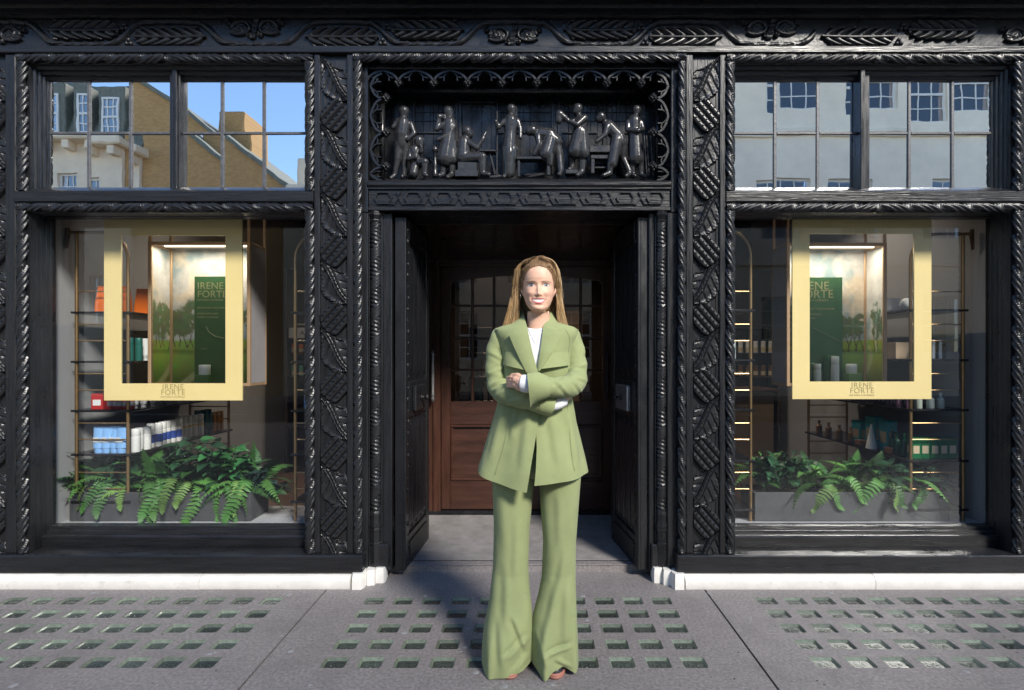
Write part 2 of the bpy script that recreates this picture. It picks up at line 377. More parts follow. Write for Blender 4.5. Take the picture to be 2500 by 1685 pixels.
for k in range(3):
    mb = MB(); n = 11; ph = RNG.uniform(.72, 1.15, n)
    mb.add([(0, 0, .0016)] + [(.012 * ph[i] * cos(2 * pi * i / n), .011 * ph[i] * sin(2 * pi * i / n), .0013) for i in range(n)] + [(.014 * ph[i] * cos(2 * pi * i / n), .013 * ph[i] * sin(2 * pi * i / n), .0002) for i in range(n)],
           [(0, i + 1, (i + 1) % n + 1) for i in range(n)] + [(i + 1, i + 1 + n, (i + 1) % n + 1 + n, (i + 1) % n + 1) for i in range(n)])
    gm = [mb.mesh('gum_spot', SPECK, True), mb.mesh('gum_spot', GUMD, True)]
    for j in range(22):
        for _ in range(20):
            x, y = random.uniform(-2.8, 2.7), random.uniform(2.28, 3.2)
            if not any(abs((x - c0 + .0774) % .1548 - .0774) < .066 and any(abs(y - r) < .06 for r in ROWS) for c0 in ((-1.41,) if x < JL else (-.852,) if x < JR else (1.262,))): break
        q = random.uniform(.35, 1.3) if j % 3 else random.uniform(.2, .4); link('gum_spot', gm[0 if j % 3 else 1], pav, (x, y, .0002), (0, 0, random.uniform(0, 6)), (q, q, 1))

# ================================================================== the shopfront
F = 3.30; G = 3.50
shop = thing('shopfront', 'black carved timber shopfront with relief panel above its recessed doorway', 'shopfront', (0, 3.3, 0), world=True)
def P(mb, name, m=None, parent=None, smooth=False): return mb.build(name, m or BLK, parent or shop, smooth)
# --- white stone plinth
def stone(x0, x1, f=3.232):
    f += random.uniform(-.003, .003); b = .0775 + random.uniform(-.002, .002)
    P(MB().extrude_x([(f + .004, -.002), (f - .004, .02), (f, .052), (f + .014, .068), (f + .04, b), (3.42, b), (3.42, -.002)], x0 + .0012, x1 - .0012), 'plinth_stone', WHITE_ST, smooth=30)
for a, b in ((-3.6, -2.72), (-2.72, -1.885), (-1.885, -1.033)): stone(a, b)
for a, b in ((.865, 1.94), (1.94, 3.3)): stone(a, b)
def facet(cx, cy, w, d, rot):
    c, s_ = cos(rot), sin(rot); mb = MB()
    sec = lambda k, z: [(cx + c * x * k - s_ * y * k, cy + s_ * x * k + c * y * k, z) for x, y in ((-w, -d * .6), (-w * .7, -d), (w * .7, -d), (w, -d * .6), (w, d), (-w, d))]
    L = [sec(1.02, -.002), sec(1.03, .03), sec(1., .062), sec(.9, .086)]
    mb.add(sum(L, []), [(i * 6 + j, i * 6 + (j + 1) % 6, i * 6 + 6 + (j + 1) % 6, i * 6 + 6 + j) for i in range(3) for j in range(6)] + [tuple(range(18, 24))])
    P(mb, 'plinth_stone', WHITE_ST, smooth=25)
for sx, xs in ((-1, (-.995, -.945, -.893)), (1, (.832, .790, .735))):
    facet(xs[0], 3.30, .036, .068, 0); facet(xs[1], 3.345, .028, .055, sx * -.25); facet(xs[2], 3.375, .030, .05, sx * -.1)
# --- timber base and window sills
for a, b in ((-3.6, -.972), (.825, 3.4)):
    P(MB().box(a, b, 3.262, 3.43, .0785, .182, .006), 'base_board', BLKG)
GU = 3.39
def jamb_poly(xf, xg, s_, yg, yb):
    st = [(xf + s_ * .10, 3.315), (xf, 3.315)]
    for k in range(4):
        f0 = k / 4; f1 = (k + 1) / 4; xa = xf + (xg - xf) * f0; xb = xf + (xg - xf) * f1; y0 = 3.325 + f0 * (yg - 3.325); dy_ = (yg - 3.325) / 4
        st += [(xa, y0), (xa - s_ * .001, y0 + dy_ * .55), (xb + s_ * abs(xg - xf) * .05, y0 + dy_ * .75)]
    return st + [(xg, yg), (xg, yb), (xf + s_ * .10, yb)]
def window_frame(x0, x1, xl, xr, ul, ur):
    """Frame of a window bay; x0..x1 opening at the front, xl..xr at the lower glass, ul..ur at the upper glass."""
    P(MB().extrude_x([(3.412, .183), (3.408, .240), (3.418, .248), (3.446, .250), (3.450, .268), (3.470, .271), (3.474, .288), (3.53, .290), (3.53, .183)], x0 - .03, x1 + .03), 'window_rail', BLKG)
    for s_, xf, xg, xu in ((-1, x0, xl, ul), (1, x1, xr, ur)):
        P(MB().extrude_z(jamb_poly(xf, xg, s_, G, 3.53), .1835, 2.17), 'window_jamb', BLKV)
        P(MB().extrude_z(jamb_poly(xf, xu, s_, GU, 3.53), 2.25, 3.06), 'window_jamb', BLKV)
    P(MB().extrude_x([(3.305, 2.192), (3.31, 2.152), (3.36, 2.152), (3.365, 2.158), (3.41, 2.156), (3.415, 2.168), (3.46, 2.172), (3.465, 2.164), (3.53, 2.164), (3.53, 2.192)], x0 - .03, x1 + .03), 'window_head', BLKG)
    P(MB().extrude_x([(3.305, 3.052), (3.31, 3.012), (3.33, 3.010), (3.334, 2.992), (3.352, 2.990), (3.356, 2.972), (3.372, 2.968), (3.378, 2.950), (GU, 2.947), (3.53, 2.947), (3.53, 3.052)], x0 - .03, x1 + .03), 'window_head', BLKG)
window_frame(-2.912, -1.300, -2.944, -1.290, X(114, GU), -1.345); window_frame(1.165, 2.772, 1.160, 2.797, 1.192, X(2250, GU))
# --- transom rails
for a, b in ((-2.985, -1.262), (1.118, 2.86)):
    P(MB().extrude_x([(3.294, 2.210), (3.290, 2.214), (3.290, 2.270), (3.300, 2.279), (3.38, 2.318), (3.53, 2.322), (3.53, 2.195), (3.31, 2.195)], a, b), 'transom_rail', BLKG, smooth=25)
# --- stiles and pilasters
CW, CP = .1525, .391
g = 60; nv = int(g * 3.2)
xx, yy = np.meshgrid(np.linspace(-.02, 1.02, g), np.linspace(-.1, 3.1, nv))
def saw(t): return np.abs((t % 1) - .5) * 2
# leaf
e = np.array((.542, .840)); s_ = xx * e[0] + yy * e[1]; q = xx * e[1] - yy * e[0]; q = q - .06 * np.sin(s_ * 3.2)
wl = np.interp(s_, [.05, .5, .9, 1.18, 1.56, 1.9, 2.0], [.02, .42, .70, .74, .54, .26, .0]) * (1 - .10 * saw(s_ * 7.5))
wr = np.interp(s_, [.25, .45, .65, .95, 1.1, 1.6, 1.95, 2.0], [.0, .10, .20, .50, .55, .40, .10, 0.]) * (1 - .10 * saw(s_ * 7 + .3))
side = np.where(q > 0, q / np.maximum(wr, 1e-3), -q / np.maximum(wl, 1e-3))
inside = (side < 1) & (xx > 0) & (xx < 1) & (s_ > .0) & (s_ < 2.)
edge = smoothstep(1.0, .90, side)
Hh = .040 + .035 * (1 - side) + .030 * smoothstep(.55, .95, side)
Hh = Hh - .030 * smoothstep(.80, 1., np.abs(np.cos((s_ - .75 * np.abs(q)) * 9.5))) * smoothstep(.10, .2, np.abs(q))
rib = np.abs(q); Hr = .115 - .035 * smoothstep(.0, .035, .035 - np.abs(rib - .055)) - .02 * (saw(s_ * 6) > .86) * (rib < .04)
Hh = np.where(rib < .105, np.maximum(Hr, Hh), Hh)
LEAF = np.where(inside, Hh * np.maximum(edge, (rib < .1) * 1.), 0) * CW * 1.55
LEAF[:, 0] = 0; LEAF[:, -1] = 0
# bundle of thorned twigs
px, py = xx - .52, yy - 2.26; a1 = px * .66 - py * .75; t1 = px * .75 + py * .66
m = (np.abs(a1) / .56) ** 5 + (np.abs(t1) / .50) ** 4
rod = ((t1 + .5) * 4 % 1) - .5; ridx = np.floor((t1 + .5) * 4)
Hb = .055 + .075 * np.sqrt(np.clip(1 - (rod * 2.05) ** 2, 0, 1)) + .045 * (saw(a1 * 5 + ridx * .37) > .80) * (np.abs(rod + .2) < .16)
BUN = np.where((m < 1) & (xx > 0.01) & (xx < .99), Hb * smoothstep(1, .8, m), 0) * CW * 1.35
LEAF_ME = heightfield('carved_leaf', LEAF, CW * 1.04, CW * 3.2); BUN_ME = heightfield('twig_bundle', BUN, CW * 1.04, CW * 3.2)
def mirror(me):
    m2 = me.copy()
    for v in m2.vertices: v.co.x = CW * 1.04 - .04 * CW - v.co.x
    m2.flip_normals(); m2.update(); return m2
LEAF_R, BUN_R = mirror(LEAF_ME), mirror(BUN_ME)
def pilaster(xa, xb, xc, xd, flip):
    """xa..xb left stile, xb..xc carved panel, xc..xd right stile."""
    mb = MB().box(xa, xb, F, 3.5, .1825, 3.067, .004).box(xc, xd, F, 3.5, .1825, 3.067, .004).box(xb - .002, xc + .002, F + .020, 3.5, .1835, 3.066)
    p = P(mb, 'pilaster', BLKV)
    w = xc - xb; sx = w / CW * .985; z = 3.072; k = 0
    while z > .30:
        link('carved_leaf', LEAF_R if flip else LEAF_ME, p, (xb + .003, F + .0195, z), None, (sx, 1, 1))
        if z - CP > .12: link('twig_bundle', BUN_R if flip else BUN_ME, p, (xb + .003, F + .0195, z), None, (sx, 1, 1))
        z -= CP; k += 1
    return p
pilaster(-1.262, -1.229, -1.072, -1.034, False); pilaster(.887, .928, 1.081, 1.118, True)
pilaster(-3.24, -3.20, -3.045, -2.985, False)
pilaster(2.838, 2.88, 3.03, 3.07, True)
# --- rope mouldings
def rope_mesh(L, sgn=1, R=.027):
    ns = max(20, int(L / .0032)); nt = 17; s = np.linspace(0, L, ns); th = np.linspace(-pi / 2 - .2, pi / 2 + .2, nt)
    S, T = np.meshgrid(s, th, indexing='ij'); Pd = .176
    f = (S / Pd + sgn * T * .26) % 1
    strand = .66 + .46 * np.abs(np.sin((f - .30) / .70 * 3.0 * pi)) ** .7
    d = np.sqrt(((f - .15) / .15) ** 2 + (T / 1.05) ** 2)
    pod = .58 + .46 * np.exp(-((d - .85) / .22) ** 2) + .22 * np.clip(1 - d * 1.6, 0, 1)
    r = R * np.where(f < .30, pod, strand)
    Pm = np.zeros((ns, nt, 3)); Pm[..., 0] = r * np.sin(T); Pm[..., 1] = -r * np.cos(T); Pm[..., 2] = S
    return MB().grid(Pm).mesh('rope_moulding', CARVE, smooth=True)
def vrope(x, z0, z1, sgn, y=F + .006, R=.027): link('rope_moulding', rope_mesh(z1 - z0, sgn, R), shop, (x, y, z0))
def hrope(x0, x1, z, y=F + .006, R=.025):
    h = (x1 - x0) / 2
    for a, s_ in ((x0, 1), (x0 + h, -1)): link('rope_moulding', rope_mesh(h, s_, R), shop, (a, y, z), (0, radians(90), 0))
for x, sg in ((-2.947, -1), (-1.286, -1), (1.141, 1), (2.805, 1)):
    vrope(x, .186, 2.160, sg); vrope(x, 2.276, 3.018, sg)
vrope(-1.010, .186, 3.02, -1, R=.024); vrope(.864, .186, 3.02, 1, R=.023)
hrope(-2.972, -1.262, 3.040); hrope(1.118, 2.83, 3.040); hrope(-2.972, -1.262, 2.179); hrope(1.118, 2.83, 2.179)
hrope(-1.033, .886, 3.043)
# --- frieze, rail above the windows, cornice and soffit
P(MB().box(-3.6, 3.4, 3.285, 3.5, 3.067, 3.106, .004), 'frieze_rail', BLKG)
frz = P(MB().box(-3.6, 3.4, 3.315, 3.52, 3.1065, 3.272), 'frieze', BLK)
P(MB().extrude_x([(3.52, 3.272), (3.30, 3.272), (3.285, 3.280), (3.285, 3.296), (3.25, 3.300), (3.245, 3.318), (3.52, 3.318)], -3.6, 3.4), 'cornice', BLKG)
P(MB().box(-8, 8, 3.13, 3.6, 3.3185, 3.48, .01), 'jetty_soffit', BLKG)
P(MB().box(-16, 14, 3.15, 9.0, 3.481, 9.2), 'upper_storey', WHITE_ST)
SP = .4978; FY = 3.3148
# frieze leaf (pinnate, with curled fingers)
Lw, Lh = .43, .125; nx, nz = 150, 52
lx, lz = np.meshgrid(np.linspace(0, 1, nx), np.linspace(1, -1, nz))
wid = np.interp(lx, [0, .04, .12, .6, .86, .96, 1], [.0, .10, .95, 1., .9, .5, .0]); a = np.abs(lz + .08 * np.sin(lx * 3))
ph = lx * 6.6 - 1.25 * a ** 1.7 - .25 * a; fr = ph % 1
fing = np.sqrt(np.clip(np.sin(fr * pi), 0, 1)); tipw = wid * (.72 + .28 * np.sqrt(np.clip(np.sin(fr * pi), 0, 1)))
body = np.where(a < tipw, .004 + .021 * fing ** 1.2 * (.5 + .7 * a) * (1 - .5 * smoothstep(.8, 1., a)) - .004 * (fr > .62), 0)
FL = np.maximum(body, np.where((a < .13) & (lx > .01), .020 - .05 * a ** 1.2 * .6, 0)); FL[0] = FL[-1] = 0; FL[:, 0] = FL[:, -1] = 0
FLEAF = heightfield('carved_leaf', FL, Lw, Lh)
# vine stem, one wave
W2 = 2 * SP; nx, nz = 230, 46; sx_, sz_ = np.meshgrid(np.linspace(0, 1, nx), np.linspace(0, 1, nz))
cen = .5 - .40 * np.tanh(2.6 * np.sin(2 * pi * sx_)) / np.tanh(2.6); slope = np.abs(np.gradient(cen, axis=1)) * (nx - 1) * .165 / W2
dd = np.abs(sz_ - cen) * .165 / np.sqrt(1 + slope ** 2); prof = np.clip(1 - (dd / .0165) ** 2, 0, 1)
ST = np.where(prof > 0, .020 * np.sqrt(prof) - .004 * np.abs(np.sin(dd / .0165 * 1.5 * pi + sx_ * 40)), 0); ST[0] = ST[-1] = 0
STEM = heightfield('vine_stem', np.maximum(ST, 0), W2, .165)
# pair of scrolled flowers
nx, nz = 150, 60; fx, fz = np.meshgrid(np.linspace(-.21, .21, nx), np.linspace(.058, -.058, nz)); SC = np.zeros_like(fx)
for cx, cz, d in ((-.095, .002, 1), (.085, .004, -1)):
    rx, rz = (fx - cx) / 1.35, fz - cz; r = np.sqrt(rx ** 2 + rz ** 2); an = np.arctan2(rz, rx * d)
    SC = np.maximum(SC, np.where(r < .036, .022 * np.sqrt(np.clip(1 - (r / .038) ** 2, 0, 1)) - .005 * np.abs(np.sin(an * 4 + r * 160)) * np.abs(np.cos(r * 150)), 0))
    rr = .040 + .006 * np.sin(an * 1.5 + .6); SC = np.maximum(SC, np.where((np.abs(r - rr) < .0085) & (an > -2.6), .019 * np.sqrt(np.clip(1 - ((r - rr) / .0085) ** 2, 0, 1)), 0))
    for (vx, vz, vr) in ((cx - d * .062, .036, .017), (cx + d * .058, -.034, .015)):
        r2 = np.sqrt((fx - vx) ** 2 + (fz - vz) ** 2); SC = np.maximum(SC, np.where(r2 < vr, .010 + .010 * np.abs(np.cos(r2 * 330 + np.arctan2(fz - vz, fx - vx) * .5)), 0))
ax = np.abs(fx + .005 - .25 * fz); SC = np.maximum(SC, np.where((ax < .016), .017 - .006 * np.abs(np.sin(fz * 120)), 0)); SC[0] = SC[-1] = 0; SC[:, 0] = SC[:, -1] = 0
SCROLL = heightfield('scrolled_flower', SC, .42, .116)
BERRY = MB().ball((0, 0, 0), .0125, 8).mesh('berry', CARVE, True)
def copy_flip(me):
    m2 = me.copy(); w_ = max(v.co.x for v in m2.vertices)
    for v in m2.vertices: v.co.x = w_ - v.co.x
    m2.flip_normals(); return m2
FLEAF2 = copy_flip(FLEAF)
for k in range(-4, 4): link('vine_stem', STEM, frz, (X(285, 3.3) + W2 * k, FY, 3.272))
kinds = {0: 'L', 1: 'S', 2: 'L', 3: 'L', 4: 'S', 5: 'L', 6: 'L', 7: 'S', 8: 'L', 9: 'L', 10: 'S', -1: 'L', -2: 'S'}
for i, kd in kinds.items():
    xc = X(383, 3.3) + SP * i; up = (i % 2 == 0)      # the stem runs above on even places
    zt = 3.229 if up else 3.268
    if kd == 'L':
        fl = (i % 3 == 0)
        link('carved_leaf', FLEAF2 if fl else FLEAF, frz, (xc - Lw / 2, FY, zt), None, (1, 1, .95))
        bx = xc + (Lw / 2 + .022) * (1 if not fl else -1); bz = 3.150 if up else 3.238
        for (ax_, az_) in ((0, 0), (-.013, -.021), (.013, -.021)): link('berry', BERRY, frz, (bx + ax_, FY - .006, bz + az_))
    else: link('scrolled_flower', SCROLL, frz, (xc - .21, FY, zt + .002))
# --- upper (transom) windows
def transom_window(cols_l, cols_r, mull):
    o = P(MB().box(X(mull - 12, 3.37), X(mull + 12, 3.37), 3.355, 3.53, 2.29, 2.98, .005).box(X(mull - 8, 3.345), X(mull + 3, 3.345), 3.335, 3.36, 2.285, 3.0, .004), 'transom_window', BLKV)
    zt, zm, zb = 2.949, Z(303, GU), Z(428, GU)
    for cols in (cols_l, cols_r):
        xs = [X(c, GU) for c in cols]
        for c in xs[1:-1]: MB().box(c - .0095, c + .0095, GU - .006, GU + .012, zb, zt, .003).build('glazing_bar', BAR_SHEEN, o)
        for k, (a, b) in enumerate(zip(xs[:-1], xs[1:])):
            a2, b2 = a + (.0096 if k else 0), b - (.0096 if k < len(xs) - 2 else 0)
            MB().box(a2, b2, GU - .0055, GU + .0115, zm - .008, zm + .008, .003).build('glazing_bar', BAR_SHEEN, o)
            for (z0, z1) in ((zb, zm - .008), (zm + .008, zt)):
                tx, tz = random.uniform(-.004, .004), random.uniform(-.005, .005)
                Pm = np.zeros((7, 7, 3)); u, v = np.meshgrid(np.linspace(a2 - .001, b2 + .001, 7), np.linspace(z0, z1, 7))
                Pm[..., 0] = u; Pm[..., 2] = v; Pm[..., 1] = GU + .002 + tx * (u - (a + b) / 2) / (b - a) + tz * (v - (z0 + z1) / 2)
                MB().grid(Pm).build('pane', PANE_UP, o, smooth=True)
transom_window((113, 202, 297, 390), (411, 505, 600, 700), 400)
transom_window((1655, 1760, 1857, 1950), (1971, 2065, 2163, 2251), 1961)
# --- shop window panes
def big_pane(x0, x1, z0, z1):
    Pm = np.zeros((25, 25, 3)); u, v = np.meshgrid(np.linspace(x0, x1, 25), np.linspace(z0, z1, 25)); Pm[..., 0] = u; Pm[..., 2] = v; Pm[..., 1] = G + .01
    return P(MB().grid(Pm), 'window_pane', PANE_LO, smooth=True)
big_pane(-2.95, -1.285, .285, 2.175); big_pane(1.155, 2.80, .285, 2.175)

# --- relief panel over the door
RX0, RX1 = -.962, .809; RZ0, RZ1 = 2.348, 3.000; RY = 3.36
rel = P(MB().box(-1.03, RX0, 3.335, 3.66, 2.16, 3.065, .004).box(RX1, .886, 3.335, 3.66, 2.16, 3.065, .004).box(RX0, RX1, 3.34, 3.66, RZ1, 3.064, .004)
        .box(RX0, RX1, 3.605, 3.66, 2.30, RZ1), 'relief_panel', BLK)
P(MB().extrude_x([(3.335, 2.308), (3.325, 2.318), (3.325, 2.335), (3.335, 2.346), (3.37, 2.350), (3.43, 2.385), (3.604, 2.389), (3.604, 2.308)], RX0 + .001, RX1 - .001), 'ledge', BLKG, rel)
lint = P(MB().box(RX0 + .001, RX1 - .001, 3.350, 3.70, 2.190, 2.3075, .003).box(RX0 + .001, RX1 - .001, 3.338, 3.36, 2.2975, 2.307).box(RX0 + .001, RX1 - .001, 3.340, 3.69, 2.172, 2.196, .003), 'lintel', BLKG)
hexm = MB(); hw, hh, sw = .049, .033, .004
ring = [(-hw, 0), (-hw * .62, hh), (hw * .62, hh), (hw, 0), (hw * .62, -hh), (-hw * .62, -hh)]
def stripline(mb, pts, w, y0, y1, closed=False):
    pts = np.array(pts, float); n = len(pts)
    for i in range(n if closed else n - 1):
        a, b = pts[i], pts[(i + 1) % n]; t = (b - a) / np.linalg.norm(b - a); nn = np.array((-t[1], t[0])) * w / 2; a = a - t * w * .4; b = b + t * w * .4
        mb.prism([tuple(a - nn), tuple(b - nn), tuple(b + nn), tuple(a + nn)], y0 - .0001 * i, y1)
stripline(hexm, ring, .0085, 3.3385, 3.352, True)
HEX = hexm.mesh('hexagon_moulding', BLK)
for k in range(10):
    xc = RX0 + .089 + k * .177; link('hexagon_moulding', HEX, lint, (xc, 0, 2.246))
    if k < 9:
        mb = MB(); stripline(mb, [(xc + .031, 2.213), (xc + .065, 2.213 - .004), (xc + .089, 2.246 + .002), (xc + .113, 2.213 - .004), (xc + .146, 2.213)], .006, 3.3400, 3.352)
        stripline(mb, [(xc + .078, 2.279), (xc + .0885, 2.262), (xc + .099, 2.279)], .007, 3.339, 3.352); mb.build('zigzag_moulding', BLK, lint)
# back of the relief: a workshop wall
bk = MB()
for k in range(26): bk.box(RX0 + .10 + k * .0605, RX0 + .157 + k * .0605, 3.588, 3.606, 2.39, 2.90 if k % 7 else 2.93)
bk.build('relief_back_boarding', BLK, rel)
def rz(zx, base=828.): return X(base + .178 * zx, 3.56)
def rzz(zy): return Z(139.6 + .178 * zy, 3.56)
def rbar(x0, x1, z0, z1, y=3.578): MB().box(x0, x1, y, 3.595, z0, z1, .003).build('relief_bar', BRONZE, rel)
for (z1, z2) in ((480, 1430),): 
    for b, zx in ((828, 620), (828, 1170), (828, 1215), (828, 1690), (1163, 520), (1163, 600), (1163, 1180)): rbar(rz(zx, b) - .008, rz(zx, b) + .008, rzz(z2), rzz(z1))
for b, (za, zb) in ((828, (620, 1140)), (828, (1700, 2040)), (1163, (60, 500)), (1163, (640, 1100)), (1163, (1200, 1640))):
    rbar(rz(za, b), rz(zb, b), rzz(905), rzz(885))
    for zy in (520, 630, 740): rbar(rz(za, b), rz(zb, b), rzz(zy) - .0015, rzz(zy) + .0015, 3.583)
    for k in range(1, 5): xk = rz(za + (zb - za) * k / 5, b); rbar(xk - .0015, xk + .0015, rzz(880), rzz(480), 3.582)
rbar(rz(1210), rz(1660), rzz(520), rzz(500), 3.565)
# roll mouldings in the hollow behind the tracery
P(MB().tube([(RX0 + .03, 3.50, 2.945), (RX1 - .03, 3.50, 2.945)], .022, 12).tube([(RX0 + .05, 3.47, 2.40), (RX0 + .05, 3.47, 2.93)], .018, 12).tube([(RX1 - .05, 3.47, 2.40), (RX1 - .05, 3.47, 2.93)], .018, 12), 'roll_moulding', BLK, rel, True)
# tracery arches and bosses
def strip3(pts, w, d, y):
    """flat bar following (x,z) points, w wide in the plane, d deep."""
    p = spline(pts, 14) if len(pts) > 2 else np.array(pts, float); t = np.gradient(p, axis=0); t /= np.linalg.norm(t, axis=1)[:, None]; nn = np.stack([-t[:, 1], t[:, 0]], 1) * w / 2
    mb = MB(); Q = np.zeros((len(p), 4, 3))
    for j, (sg, yy_) in enumerate(((-1, y + d), (-1, y), (1, y), (1, y + d))): Q[:, j, 0] = p[:, 0] + sg * nn[:, 0]; Q[:, j, 2] = p[:, 1] + sg * nn[:, 1]; Q[:, j, 1] = yy_
    mb.grid(Q, closed_u=True); return mb
def arch_mb(a, b, apex, foot, n_in):
    """pointed arch between two bosses a and b ((x,z) each); apex height above the line, pointing along n_in reversed."""
    a, b = np.array(a), np.array(b); u = b - a; L = np.linalg.norm(u); u /= L; v = np.array(n_in, float)
    T = lambda s, h: tuple(a + u * s * L + v * h)
    mb = MB()
    for pts, w in (([T(0, 0), T(.10, apex * .48), T(.28, apex * .80), T(.5, apex)], .012), ([T(1, 0), T(.90, apex * .48), T(.72, apex * .80), T(.5, apex)], .012),
                   ([T(.10, apex * .5), T(.20, apex * .40), T(.30, apex * .46), T(.30, apex * .10)], .006), ([T(.90, apex * .5), T(.80, apex * .40), T(.70, apex * .46), T(.70, apex * .10)], .006),
                   ([T(.30, apex * .46), T(.35, apex * .70), T(.42, apex * .84)], .006), ([T(.70, apex * .46), T(.65, apex * .70), T(.58, apex * .84)], .006)):
        m2 = strip3(pts, w, .045 if w > .01 else .03, 3.352 if w > .01 else 3.360); mb.add(m2.v, m2.f)
    return mb
bxs = [X(v, 3.36) for v in (905, 985, 1062, 1140, 1219, 1299, 1378, 1456)]; zb_ = Z(186, 3.36); ap = Z(161, 3.36) - zb_
for a, b in zip([RX0 - .01] + bxs, bxs + [RX1 + .01]): arch_mb((a, zb_), (b, zb_), ap, 0, (0, 1)).build('tracery_arch', BLK, rel, smooth=35)
szs = [Z(v, 3.36) for v in (225, 303, 380)]
for xs_, sg in ((X(868, 3.36), -1), (X(1492, 3.36), 1)):
    pts = [Z(168, 3.36)] + szs + [Z(452, 3.36)]
    for a, b in zip(pts[:-1], pts[1:]):
        m2 = arch_mb((xs_, a), (xs_, max(b, 2.352) if b < 2.352 else b), .066, 0, (sg, 0)); m2.build('tracery_arch', BLK, rel, smooth=35)
bm_ = MB(); t = np.linspace(-1, 1, 26); bx_, bz_ = np.meshgrid(t, t); rr = np.abs(bx_) + np.abs(bz_)
Hb = np.where(rr < 1, .012 + .016 * (1 - rr) + .007 * np.sin(bx_ * 9) * np.cos(bz_ * 8) + .006 * np.exp(-((np.abs(bx_) - .3) ** 2 + (bz_ - .2) ** 2) / .02), 0)
BOSS = heightfield('carved_boss', Hb, .058, .064, mats=CARVE)
for x in bxs: link('carved_boss', BOSS, rel, (x - .029, 3.356, Z(178, 3.36)))
for sg, xs_ in ((-1, X(868, 3.36)), (1, X(1492, 3.36))):
    for z in szs: link('carved_boss', BOSS, rel, (xs_ - sg * .026 - .029, 3.350, z + .032))
# the nine carved figures: capsules welded by a voxel remesh; coordinates read off the photograph (zoom pixels), depth in metres
KF = .178 * 3.44 / FPX
def fpt(b, x, y, d=0.): return np.array((X(b + .178 * x, 3.44), 3.44 + d, Z(139.6 + .178 * y, 3.44)))
def capsule(mb, p, q, r1, r2, n=10):
    p = np.array(p, float); q = np.array(q, float); L = np.linalg.norm(q - p) + 1e-9; t = (q - p) / L
    pts = []; rd = []
    for a in (-80, -50, -25, 0): pts.append(p + t * r1 * sin(radians(a))); rd.append(r1 * cos(radians(a)))
    for k in (.33, .66): pts.append(p + (q - p) * k); rd.append(r1 + (r2 - r1) * k)
    for a in (0, 25, 50, 80): pts.append(q + t * r2 * sin(radians(a))); rd.append(r2 * cos(radians(a)))
    mb.tube(pts, rd, n)
def remesh(mb, name, mats, voxel, smooth_it=4):
    me = bpy.data.meshes.new(name); me.from_pydata(mb.v, [], mb.f); me.validate(); fix_normals(me)
    o = bpy.data.objects.new(name, me); COL.objects.link(o); r = o.modifiers.new('r', 'REMESH'); r.mode = 'VOXEL'; r.voxel_size = voxel
    if smooth_it: s = o.modifiers.new('s', 'SMOOTH'); s.factor = .5; s.iterations = smooth_it
    bpy.context.view_layer.update(); ev = o.evaluated_get(bpy.context.evaluated_depsgraph_get()); m2 = bpy.data.meshes.new_from_object(ev)
    bpy.data.objects.remove(o); bpy.data.meshes.remove(me); m2.name = name; m2.materials.clear(); m2.materials.append(mats)
    m2.polygons.foreach_set('use_smooth', [True] * len(m2.polygons)); return m2
A, B_ = 828., 1163.
